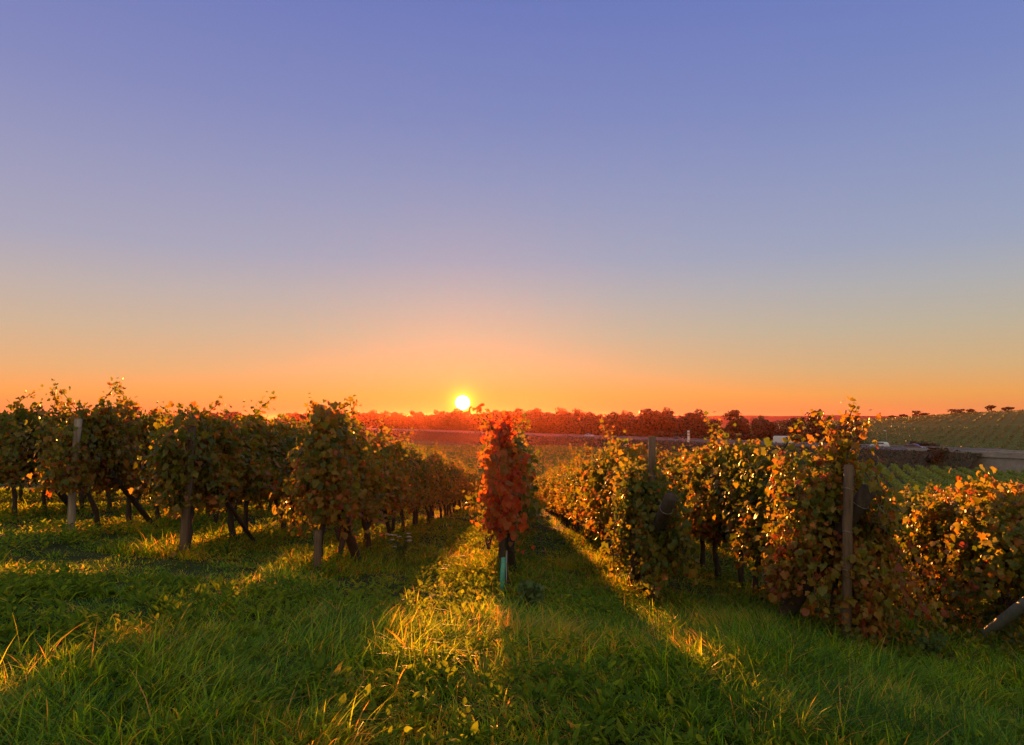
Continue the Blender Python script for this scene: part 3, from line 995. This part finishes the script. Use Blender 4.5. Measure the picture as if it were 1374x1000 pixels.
def make_vine(v, loc, rz, label, group, leaf_mat='leaf', scale=1.0):
    t = empty('grape_vine', loc, rz)
    tag(t, label, 'grape vine', group)
    link('trunk', v['trunk'], M['bark'], t)
    link('foliage', v['leaves'], M[leaf_mat], t)
    link('canes', v['canes'], M['cane'], t)
    for g in v['grapes']:
        link('grape_bunch', g, M['grape'], t)
    t.scale = (scale, scale, scale)
    return t


ROW_DIR = np.array([0.006, 0.99998])
ROW_RZ = math.atan2(-ROW_DIR[0], ROW_DIR[1])
ROWS = {-6: (-13.7, 15.6), -5: (-11.45, 14.2), -4: (-9.2, 12.8), -3: (-6.9, 11.3), -2: (-4.6, 10.1), -1: (-2.54, 9.5),
        0: (-0.14, 8.7), 1: (1.79, 9.66), 2: (3.68, 8.15), 3: (5.7, 7.0), 4: (7.8, 10.0), 5: (9.9, 11.0), 6: (12.0, 12.0)}
COUNT = {-6: 12, -5: 18, -4: 20, -3: 30, -2: 30, -1: 32, 0: 30, 1: 32, 2: 30, 3: 26, 4: 16, 5: 10, 6: 6}
ROWNAME = {-6: 'outermost row at the left', -5: 'fifth row left of the centre row', -4: 'fourth row left of the centre row', -3: 'third row left of the centre row',
           -2: 'second row left of the centre row', -1: 'first row left of the centre row', 0: 'centre row below the sun',
           1: 'first row right of the centre row', 2: 'second row right of the centre row', 3: 'third row right of the centre row',
           4: 'fourth row right of the centre row', 5: 'fifth row right of the centre row', 6: 'outermost row at the right'}
ROWH = {-6: 1.0, -5: 1.0, -4: 1.04, -3: 1.08, -2: 1.06, -1: 1.0, 0: 0.98, 1: 1.07, 2: 1.18, 3: 0.88, 4: 0.88, 5: 0.85, 6: 0.85}
STEP = 1.12
ORD = ['first', 'second', 'third', 'fourth', 'fifth', 'sixth']


def row_pt(k, dist, off=0.0):
    x = ROWS[k][0] + ROW_DIR[0] * dist + ROW_DIR[1] * off
    y = ROWS[k][1] + ROW_DIR[1] * dist - ROW_DIR[0] * off
    return x, y, zgf(x, y)


GENERIC = [vine_variant(300 + i, top=1.86 + 0.09 * (i % 3), grapes=1 if i % 3 == 0 else 0, per=7.6, shoots=26, thick=0.14, hang=0.17, bottom=0.74,
                        tall=((random.uniform(-.4, .4), random.uniform(-.15, .15), 2.35, random.uniform(-.2, .2)),) if i % 2 else ()) for i in range(8)]
FRONT = {
    -4: dict(seed=41, top=2.0, tall=((0.0, 0.1, 2.35, 0.35),), hang=0.35),
    -3: dict(seed=42, top=2.0, tall=((-0.1, -0.25, 2.38, -0.3), (0.1, 0.30, 2.45, 0.10)), hang=0.3),
    -2: dict(seed=43, top=2.05, tall=((0.1, 0.15, 2.2, 0.1),), hang=0.35),
    -1: dict(seed=44, top=2.15, tall=((-0.2, 0.1, 2.3, 0.3), (-0.2, -0.15, 2.3, -0.05)), hang=0.3, bottom=0.62, shoots=30, size=0.034, thick=0.2, length=0.95),
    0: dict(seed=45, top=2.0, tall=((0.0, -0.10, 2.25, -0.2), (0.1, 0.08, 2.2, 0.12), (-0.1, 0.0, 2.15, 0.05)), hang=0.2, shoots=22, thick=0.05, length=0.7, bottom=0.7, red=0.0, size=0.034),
    1: dict(seed=46, top=1.75, tall=((-0.2, -0.35, 1.98, -0.08), (0.1, 0.1, 1.95, 0.3)), hang=0.4, bottom=0.3, shoots=32, size=0.031, at=0.1, skirt=4, length=1.05, thick=0.18),
    2: dict(seed=47, top=2.15, tall=((-0.3, 0.02, 2.68, 0.10), (-0.35, -0.10, 2.6, -0.28), (-0.2, 0.08, 2.64, 0.0), (-0.3, 0.14, 2.5, 0.16), (-0.25, -0.05, 2.45, -0.1)), hang=0.42, bottom=0.5, shoots=46, size=0.030, thick=0.40, at=0.15, skirt=8, length=1.15),
    3: dict(seed=48, top=1.85, hang=0.6, bottom=0.12, shoots=46, size=0.031, thick=0.36, at=1.5),
}


def build_vines():
    for k in ROWS:
        rs = random.Random(1000 + k)
        for i in range(COUNT[k]):
            if k == 3 and i == 1: continue
            x, y, z = row_pt(k, 0.40 + STEP * i + rs.uniform(-0.06, 0.06), rs.uniform(-0.05, 0.05) + (0.14 if k == 1 else 0))
            if i < 6 and k <= 4:
                lab = 'grape vine, %s from the front of the %s' % (ORD[i], ROWNAME[k])
                if i == 0 and k == 0: lab = 'backlit grape vine painted flare-red, heading the centre row, with a green tube at its foot'
                if i == 0 and k == 2: lab = 'tallest grape vine with long upright shoots, around the weathered stake at right'
            else:
                lab = 'vine deep in the %s, behind its front vines' % ROWNAME[k] if k <= 4 else 'grape vine in the %s' % ROWNAME[k]
            grp = 'vines of the ' + ROWNAME[k]
            rz = ROW_RZ + (math.pi if rs.random() < 0.5 else 0) + rs.uniform(-0.08, 0.08)
            sc = ROWH[k] * rs.uniform(0.95, 1.05)
            if i == 0 and k in FRONT:
                x, y, z = row_pt(k, FRONT[k].get('at', 0.4))
                v = vine_variant(front=True, grapes=2, per=4.2 if k == 0 else (9.0 if k > 1 else 8.0), **FRONT[k])
                make_vine(v, (x, y, z), ROW_RZ, lab, grp, 'leaf_flare_red' if k == 0 else 'leaf')
            else:
                v = GENERIC[rs.randrange(8)]
                t = make_vine(v, (x, y, z), rz, lab, grp, 'leaf', 1.0)
                t.scale = (sc * rs.uniform(0.9, 1.15), sc, sc)
    # the far ends of the rows: past counting
    rs = np.random.default_rng(9)
    parts = []
    for k in ROWS:
        d0 = 0.4 + STEP * COUNT[k]
        a = row_pt(k, d0); b = row_pt(k, 92)
        n = int((92 - d0) * 95)
        parts.append(hedge_quads(a[:2], b[:2], n, 0.16, 1.95 * ROWH[k], 0.11, rs, 0.15, 0.75))
    for k in range(7, 16):
        a = (12.0 + 2.1 * (k - 6), 24.0 + 3 * (k - 6)); b = (12.0 + 2.1 * (k - 6) - 1, 95)
        parts.append(hedge_quads(a, b, int((95 - a[1]) * 60), 0.2, 1.7, 0.15, rs, 0.15, 0.75))
    tag(link('distant_vine_rows', mesh_np('distant_vine_rows', *merge(parts)), M['leaf']), 'mass of distant vine rows running down the slope to the valley', 'vineyard', kind='stuff')


build_vines()

# ------------------------------------------------------------------ posts, braces, wires, tube
def log_mesh(name, p0, p1, r0, r1, seed, seg=14):
    rs = random.Random(seed)
    bm = bmesh.new()
    n = 8
    p0, p1 = Vector(p0), Vector(p1)
    pts = [p0.lerp(p1, i / (n - 1)) + Vector((rs.uniform(-.006, .006), rs.uniform(-.006, .006), 0)) for i in range(n)]
    rad = [(r0 + (r1 - r0) * i / (n - 1)) * rs.uniform(0.96, 1.04) for i in range(n)]
    tube(bm, pts, rad, seg)
    caps = [f for f in bm.faces if len(f.verts) > 4]
    bmesh.ops.bevel(bm, geom=list({e for f in caps for e in f.edges}), offset=min(r0, r1) * 0.18, segments=2, affect='EDGES')
    for v in bm.verts:
        v.co += Vector((rs.uniform(-1, 1), rs.uniform(-1, 1), 0)) * 0.0025
    return bm_mesh(name, bm, True)


def post(k, dist, off, h, r, label, lean=(0, 0), mat='post', wires=(0.8, 1.2, 1.65)):
    x, y, z = row_pt(k, dist, off)
    t = empty('vineyard_post', (x, y, z))
    tag(t, label, 'post', 'end posts of the vine rows')
    link('shaft', log_mesh('shaft', (0, 0, -0.3), (lean[0], lean[1], h), r * 1.08, r, 50 + k), M[mat], t)
    for q in wires:
        if q > h - 0.08: continue
        bm = bmesh.new()
        c = Vector((lean[0] * q / h, lean[1] * q / h, q))
        ring = [(c.x + math.cos(a) * r * 1.13, c.y + math.sin(a) * r * 1.13, c.z + 0.01 * math.sin(a * 2)) for a in np.linspace(0, 2 * math.pi, 15)]
        tube(bm, ring, 0.0035, 5)
        link('wire_loop', bm_mesh('wire_loop', bm, True), M['wire'], t)


def brace(k, foot, top, top_h, r, label, off0=0.0, off1=0.0, mat='log'):
    x0, y0, z0 = row_pt(k, foot, off0)
    x1, y1, _ = row_pt(k, top, off1)
    t = empty('brace_post', (x0, y0, z0))
    tag(t, label, 'brace', 'slanting braces of the vine rows')
    p1 = Vector((x1 - x0, y1 - y0, top_h))
    d = p1.normalized()
    link('shaft', log_mesh('shaft', -d * 0.3, p1, r * 1.05, r, 80 + k), M[mat], t)
    bm = bmesh.new()
    c = p1 * 0.9
    a1 = d.cross(Vector((0, 0, 1))).normalized(); b1 = d.cross(a1)
    tube(bm, [tuple(c + (a1 * math.cos(a) + b1 * math.sin(a)) * r * 1.1) for a in np.linspace(0, 2 * math.pi, 15)], 0.004, 5)
    link('wire_loop', bm_mesh('wire_loop', bm, True), M['wire'], t)


post(-3, 0.0, 0.0, 1.78, 0.055, 'pale weathered wooden post standing clear at the left, before the vines', (0.06, 0.0))
brace(-3, 1.9, 0.05, 1.75, 0.045, 'thin dark brace slanting from the pale post at the left into the vines', 0.42, 0.10)
post(-2, 0.0, 0.0, 1.95, 0.055, 'brown leaning wooden post half covered by leaves, second post from the left', (0.10, 0.0), 'post_brown')
brace(-2, 1.9, 0.1, 1.6, 0.03, 'thin dark brace behind the brown leaning post', 0.38, 0.10)
brace(-4, 2.0, 0.2, 1.7, 0.065, 'dark thick brace slanting up to the left at the left edge', 0.30, 0.10)
post(-1, -0.05, 0.02, 0.55, 0.05, 'short brown post among grass, at the foot of the vine left of the centre row', (-0.02, 0), 'post_brown')
brace(-1, 1.0, 0.2, 1.3, 0.065, 'dark thick brace slanting under the vine left of the centre row', 0.32, 0.12)
brace(0, 1.6, 0.3, 1.5, 0.055, 'dark brace almost hidden behind the centre vine painted flare-red', 0.15, 0)
post(1, -0.1, 0.03, 2.17, 0.05, 'tall brown post rising above the leaves, right of the centre row', (0.04, 0), 'post_brown')
brace(1, 0.95, -1.05, 1.55, 0.075, 'dark thick log leaning past the tall brown post', -0.10, 0.12)
post(2, -0.50, -0.20, 1.9, 0.048, 'reddish brown weathered post wrapped in leaves, at the tallest vine', (0.10, 0), 'post_brown')
brace(2, 0.45, -0.50, 1.72, 0.085, 'thick dark log slanting behind the post of the tallest vine', -0.55, 0.12)
brace(3, 1.35, -0.6, 1.6, 0.055, 'smooth grey metal brace rising to the right edge', -0.42, -0.30, 'galv')


def wires():
    for k in (-3, -2, -1, 0, 1, 2, 3):
        for q, h in (('lower', 0.80), ('middle', 1.22), ('upper', 1.66)):
            bm = bmesh.new()
            pts = []
            for d in np.arange(-0.1, 40, 1.0):
                x, y, z = row_pt(k, d)
                sag = 0.012 * math.sin(d * 1.3)
                pts.append((x, y, z + h * ROWH[k] + sag))
            tube(bm, pts, 0.0028, 5)
            tag(link('trellis_wire', bm_mesh('trellis_wire', bm, True), M['wire']), '%s trellis wire strung along the %s' % (q, ROWNAME[k]), 'wire', 'trellis wires')


wires()


def guard_tube():
    x, y, z = row_pt(0, 0.0, 0.02)
    t = empty('vine_guard_tube', (x, y - 0.05, z), 0.3)
    tag(t, 'teal green plastic tube guarding a young vine at the foot of the centre row', 'tube')
    bm = bmesh.new()
    rings = []
    for zz, ox in ((-0.05, 0.0), (0.2, 0.008), (0.42, 0.022)):
        ro, ri = [], []
        for a in np.linspace(0, 2 * math.pi, 17)[:-1]:
            q = 0.029 + 0.003 * math.cos(4 * a)
            ro.append(bm.verts.new((ox + math.cos(a) * q, math.sin(a) * q, zz)))
            ri.append(bm.verts.new((ox + math.cos(a) * (q - 0.003), math.sin(a) * (q - 0.003), zz)))
        rings.append((ro, ri))
    for (a, b), (c, d) in zip(rings[:-1], rings[1:]):
        for i in range(16):
            j = (i + 1) % 16
            bm.faces.new((a[i], a[j], c[j], c[i])); bm.faces.new((b[j], b[i], d[i], d[j]))
    a, b = rings[-1]
    for i in range(16):
        j = (i + 1) % 16
        bm.faces.new((a[i], a[j], b[j], b[i]))
    link('sleeve', bm_mesh('sleeve', bm, True), M['tube'], t)
    bm = bmesh.new(); tube(bm, [(0.05, 0, -0.2), (0.06, 0.0, 0.5)], 0.006, 6)
    link('stake', bm_mesh('stake', bm, True), M['galv'], t)


guard_tube()

# ------------------------------------------------------------------ grass and weeds
def blades(x, y, h, w, az, lean, tint, seg, rs):
    """Curved tapering blades as one mesh."""
    n = len(x)
    z = zg(x, y) - 0.015
    ts = np.linspace(0, 1, seg + 1)
    dx, dy = np.cos(az), np.sin(az)
    px, py = -dy, dx
    tw = rs.normal(0, 0.5, n)
    px, py = px * np.cos(tw) - py * np.sin(tw), px * np.sin(tw) + py * np.cos(tw)
    V = []
    for t in ts[:-1]:
        out = lean * h * t ** 1.8
        up = h * t * (1 - 0.35 * lean * t)
        ww = w * (1 - t ** 1.6) * 0.5 + w * 0.08
        cx = x + dx * out; cyy = y + dy * out; cz = z + up
        V.append(np.stack([cx - px * ww, cyy - py * ww, cz], 1)); V.append(np.stack([cx + px * ww, cyy + py * ww, cz], 1))
    V.append(np.stack([x + dx * lean * h, y + dy * lean * h, z + h * (1 - 0.35 * lean)], 1))
    m = 2 * seg + 1
    co = np.stack(V, 1).reshape(-1, 3)
    base = np.arange(n) * m
    quads = []
    for s in range(seg - 1):
        quads.append(np.stack([base + 2 * s, base + 2 * s + 1, base + 2 * s + 3, base + 2 * s + 2], 1))
    tri = np.stack([base + 2 * seg - 2, base + 2 * seg - 1, base + 2 * seg], 1)
    loops = np.concatenate([np.concatenate(quads).ravel() if quads else np.zeros(0, int), tri.ravel()])
    sizes = np.concatenate([np.full(n * (seg - 1), 4), np.full(n, 3)])
    return co, loops, sizes, np.repeat(tint, m)


def scatter(x0, x1, y0, y1, n, rs):
    """Points in the strip y0..y1 that the camera could see, plus a margin."""
    y = rs.uniform(y0, y1, int(n * 1.6)); 
    x = rs.uniform(x0, x1, len(y))
    k = (np.abs(x) < 0.86 * y + 2.2)
    return x[k][:n], y[k][:n]


def row_dist(x, y):
    """Distance to the nearest vine row line, and whether inside the planted part."""
    d = np.full(len(x), 9.0)
    inside = np.zeros(len(x), bool)
    for k, (rx, ry) in ROWS.items():
        xx = x - (rx + ROW_DIR[0] / ROW_DIR[1] * (y - ry))
        ok = y > ry - 0.4
        dd = np.where(ok, np.abs(xx), 9.0)
        d = np.minimum(d, dd)
    return d


def tufts(name, x0, x1, y0, y1, ntuft, per, w, seg, label, hscale=1.0, seed=1, spread=0.07):
    rs = np.random.default_rng(seed)
    tx, ty = scatter(x0, x1, y0, y1, ntuft, rs)
    n = len(tx)
    big = vnoise(tx, ty, 1.3, 21); mid = vnoise(tx, ty, 0.45, 22); dry = vnoise(tx, ty, 0.9, 23)
    # long lush grass in drifts, short elsewhere; the mown lane between rows is shorter
    th = (0.05 + 0.095 * smooth01((big - 0.3) / 0.5) * (0.5 + 0.8 * mid)) * hscale
    lush = np.exp(-((tx - 2.3) / 1.3) ** 2 - ((ty - 5.8) / 1.8) ** 2)
    th += 0.14 * lush
    th *= np.exp(rs.normal(0, 0.42, n)) * (0.75 + 0.6 * smooth01((vnoise(tx, ty, 0.33, 27) - 0.35) / 0.35))
    rd = row_dist(tx, ty)
    th = np.where(rd > 0.55, np.where(rd < 5, th * 0.75, th), th * 1.15)
    dirx = vnoise(tx, ty, 1.6, 31) * 6.28 * 1.3
    idx = np.repeat(np.arange(n), per)
    r = rs.normal(0, spread, (len(idx), 2)) * (0.6 + th[idx] * 2.2)[:, None]
    x = tx[idx] + r[:, 0]; y = ty[idx] + r[:, 1]
    az_out = np.arctan2(r[:, 1], r[:, 0])
    az = np.where(rs.uniform(size=len(idx)) < 0.45, az_out, dirx[idx] + rs.normal(0, 0.7, len(idx)))
    h = th[idx] * rs.uniform(0.45, 1.25, len(idx))
    h = np.minimum(h, 0.36 * (1 + 0.15 * rs.normal(size=len(h))))
    lean = np.clip(rs.normal(0.82, 0.3, len(idx)), 0.05, 1.5)
    tint = np.clip(0.30 + 0.45 * (mid[idx] - 0.5) + rs.normal(0, 0.22, len(idx)) + rs.normal(0, 0.17, n)[idx] + 0.35 * smooth01((dry[idx] - 0.62) / 0.25), 0, 0.8)
    straw = rs.uniform(size=len(idx)) < (0.03 + 0.14 * smooth01((dry[idx] - 0.5) / 0.3) + 0.10 * (rd[idx] < 0.6))
    tint = np.where(straw, rs.uniform(0.84, 1.0, len(idx)), tint)
    ww = w * rs.uniform(0.6, 1.4, len(idx))
    me = mesh_np(name, *blades(x, y, h, ww, az, lean, tint, seg, rs))
    tag(link(name, me, M['grass']), label, 'grass', kind='stuff')


tufts('meadow_grass', -9, 9, 2.2, 7.0, 9500, 28, 0.0080, 4, 'lush green grass in the foreground before the vine rows', 1.0, 61)
tufts('verge_grass', -15, 13, 7.0, 14.0, 9000, 26, 0.0095, 3, 'green and straw coloured grass around the front ends of the vine rows', 1.0, 62, 0.09)
tufts('lane_grass', -26, 15, 14.0, 34.0, 9000, 14, 0.013, 2, 'mown grass lanes running between the vine rows', 1.0, 63, 0.14)
tufts('slope_grass', -40, 25, 34.0, 92.0, 8000, 8, 0.03, 2, 'distant grass strips between the vine rows down the slope', 1.2, 64, 0.25)

OVAL = np.array([(0, 0), (0.20, 0.18), (0.27, 0.45), (0.18, 0.75), (0, 1.0), (-0.18, 0.75), (-0.27, 0.45), (-0.20, 0.18)])


def weed_leaves(name, px, py, pz, az, el, size, tint, rs, mat, label, narrow=1.0):
    n = len(px)
    m = len(OVAL) + 1
    out = np.concatenate([OVAL, [[0, 0.5]]])
    d = np.stack([np.cos(az) * np.cos(el), np.sin(az) * np.cos(el), np.sin(el)], 1)
    s = np.stack([-np.sin(az), np.cos(az), np.zeros(n)], 1)
    nn = np.cross(d, s)
    u = out[:, 0][None] * narrow * (1 + rs.normal(0, 0.1, (n, m))); v = out[:, 1][None] * np.ones((n, 1))
    wz = np.abs(u) * rs.uniform(0.1, 0.6, n)[:, None] - v ** 2 * rs.uniform(0, 0.4, n)[:, None] + rs.normal(0, 0.02, (n, m))
    P = np.stack([px, py, pz], 1)
    co = P[:, None] + size[:, None, None] * (s[:, None] * u[..., None] + d[:, None] * v[..., None] - nn[:, None] * -wz[..., None])
    k = np.arange(m - 1)
    tri = np.stack([np.full(m - 1, m - 1), k, (k + 1) % (m - 1)], 1)[None] + (np.arange(n) * m)[:, None, None]
    me = mesh_np(name, co.reshape(-1, 3), tri.ravel(), np.full(n * (m - 1), 3), np.repeat(tint, m))
    tag(link(name, me, mat), label, 'weeds', kind='stuff')


def build_weeds():
    rs = np.random.default_rng(71)
    # leafy ground cover under and beside the rows and in patches of the meadow
    cx, cy = scatter(-16, 12, 2.6, 22, 14000, rs)
    rd = row_dist(cx, cy)
    near = np.exp(-(rd / 0.55) ** 2)
    patch = smooth01((vnoise(cx, cy, 1.1, 44) - 0.47) / 0.2)
    left_c = np.exp(-((cx + 0.75) / 0.55) ** 2) * (cy > 6.5)
    keep = rs.uniform(size=len(cx)) < np.clip(0.75 * near * (cy > 7.5) + 0.65 * patch + 0.8 * left_c, 0, 1)
    cx, cy = cx[keep], cy[keep]
    per = 12
    idx = np.repeat(np.arange(len(cx)), per)
    az = rs.uniform(0, 6.28, len(idx)); el = rs.uniform(0.1, 1.1, len(idx))
    r = rs.uniform(0, 0.10, len(idx))
    x = cx[idx] + np.cos(az) * r; y = cy[idx] + np.sin(az) * r
    z = zg(x, y) + rs.uniform(0.0, 0.16, len(idx))
    size = rs.uniform(0.035, 0.085, len(idx))
    tint = np.clip(0.45 + 0.5 * (vnoise(x, y, 0.4, 45) - 0.5) + rs.normal(0, 0.14, len(idx)), 0, 1)
    weed_leaves('ground_weeds', x, y, z, az, el, size, tint, rs, M['weed'], 'low leafy weeds covering the ground beside the vine rows')
    # long toothed leaves in rosettes across the foreground
    cx, cy = scatter(-6, 6, 2.7, 7.5, 1500, rs)
    per = 9
    idx = np.repeat(np.arange(len(cx)), per)
    az = rs.uniform(0, 6.28, len(idx)); el = rs.uniform(0.35, 1.25, len(idx))
    x = cx[idx] + np.cos(az) * 0.02; y = cy[idx] + np.sin(az) * 0.02
    z = zg(x, y) + 0.02
    weed_leaves('rosette_weeds', x, y, z, az, el, rs.uniform(0.06, 0.15, len(idx)), np.clip(rs.normal(0.40, 0.16, len(idx)), 0, 1), rs, M['weed'],
                'rosettes of long narrow leaves scattered through the foreground grass', 0.5)


build_weeds()


def fallen_leaves():
    rs = np.random.default_rng(77)
    x, y = scatter(-14, 11, 7.5, 24, 16000, rs)
    rd = row_dist(x, y)
    k = rs.uniform(size=len(x)) < np.exp(-(rd / 0.5) ** 2) * 0.8
    x, y = x[k], y[k]
    z = zg(x, y) + rs.uniform(0.02, 0.10, len(x))
    weed_leaves('fallen_leaves', x, y, z, rs.uniform(0, 6.28, len(x)), rs.normal(0, 0.35, len(x)), rs.uniform(0.05, 0.10, len(x)), rs.uniform(0.55, 1.0, len(x)), rs,
                M['leaf'], 'fallen yellow and brown vine leaves lying along the foot of the rows', 1.7)


fallen_leaves()


def undergrowth():
    rs = np.random.default_rng(88)
    n = 17000
    x = rs.uniform(3.2, 8.0, n); y = rs.uniform(7.0, 10.5, n)
    d = np.minimum(np.abs(x - 3.72), np.abs(x - 5.75))
    hmax = 0.08 + np.where(x < 4.7, 0.30, 0.5) * np.exp(-(d / 0.55) ** 2) * (0.4 + vnoise(x, y, 0.5, 91)) * smooth01((y - 7.0 + 0.4 * (x > 5)) / 0.8)
    k = rs.uniform(size=n) < hmax / 0.5
    x, y, hmax = x[k], y[k], hmax[k]
    P = np.stack([x, y, zg(x, y) + hmax * rs.uniform(0, 1, len(x))], 1)
    Nn = rs.normal(size=(len(x), 3)) + np.array([0, -0.3, 0.8]); Tp = rs.normal(size=(len(x), 3)) + np.array([0, 0, -0.4])
    tint = np.clip(rs.normal(0.36, 0.22, len(x)), 0, 1)
    me = mesh_np('undergrowth', *leaves_mesh(P, Nn, Tp, rs.uniform(0.035, 0.065, len(x)), tint, rs))
    tag(link('undergrowth', me, M['leaf']), 'tangled leafy suckers and weeds round the feet of the vines at the right', 'undergrowth', kind='stuff')


undergrowth()
tufts('tall_dry_grass', 2.2, 5.3, 7.3, 10.5, 1500, 18, 0.008, 4, 'tall dry grass tangled round the feet of the vines at the right', 1.9, 66, 0.08)
tufts('row_foot_grass', -0.2, 2.4, 8.6, 13.5, 900, 16, 0.008, 4, 'tall dry grass along the foot of the row right of the centre', 1.5, 67, 0.08)

def flowering_weed(x, y, h, label, stems, seed, flowers=True):
    rs = np.random.default_rng(seed)
    t = empty('flowering_weed' if flowers else 'leafy_weed', (x, y, zgf(x, y)))
    tag(t, label, 'weed')
    bm = bmesh.new(); P, tips = [], []
    for i in range(stems):
        a = rs.uniform(0, 6.28); l = rs.uniform(0.10, 0.30) * h / 0.4; hh = h * rs.uniform(0.6, 1.1)
        pts = [(math.cos(a) * l * q ** 1.5, math.sin(a) * l * q ** 1.5, hh * q) for q in np.linspace(0, 1, 5)]
        tube(bm, pts, [0.003, 0.003, 0.0025, 0.002, 0.0015], 5)
        tips.append(pts[-1])
        for q in pts[1:4]:
            P.append(q); P.append(q)
    link('stems', bm_mesh('stems', bm, True), M['weed'], t)
    P = np.array(P) + rs.normal(0, 0.02, (len(P), 3))
    n = len(P)
    me = mesh_np('leaves', *leaves_mesh(P, rs.normal(size=(n, 3)) + np.array([0, 0, 1.0]), rs.normal(size=(n, 3)), rs.uniform(0.05, 0.09, n), np.clip(rs.normal(0.6, 0.15, n), 0, 1), rs))
    link('leaves', me, M['weed_pale'], t)
    if flowers:
        bm = bmesh.new()
        for c in tips:
            for q in range(26):
                r = 0.04 * math.sqrt(q / 26); a = q * 2.4
                p = Vector(c) + Vector((math.cos(a) * r, math.sin(a) * r, 0.012 - 6 * r * r + rs.normal(0, 0.003)))
                bmesh.ops.create_icosphere(bm, subdivisions=1, radius=0.0042, matrix=Matrix.Translation(p))
        link('flower_head', bm_mesh('flower_head', bm), M['petal'], t)


flowering_weed(-1.80, 11.6, 0.42, 'small white flowered weed in the lane left of the centre vine', 11, 3)
flowering_weed(0.22, 7.9, 0.28, 'pale leafy weed on the grass just in front of the green tube', 16, 4, False)
flowering_weed(4.2, 7.35, 0.34, 'pale leafy weed at the edge of the grass before the tallest vine', 8, 5, False)

# ------------------------------------------------------------------ haze
HAZE_DENSITY = 0.00008
HAZE_G = 0.80


def build_haze():
    bm = bmesh.new()
    box(bm, -5200, 5200, -120, 5200, -14.5, 8.5)
    me = bm_mesh('haze', bm)
    m, nt, N, L = new_mat('haze')
    pv = N('ShaderNodeVolumePrincipled')
    pv.inputs['Color'].default_value = (1.0, 0.22, 0.12, 1)
    pv.inputs['Density'].default_value = HAZE_DENSITY
    pv.inputs['Density Attribute'].default_value = ''
    pv.inputs['Anisotropy'].default_value = HAZE_G
    out = N('ShaderNodeOutputMaterial'); L(pv.outputs[0], out.inputs['Volume'])
    tag(link('haze', me, m), 'thin evening haze over the whole valley', 'haze', kind='stuff')


build_haze()
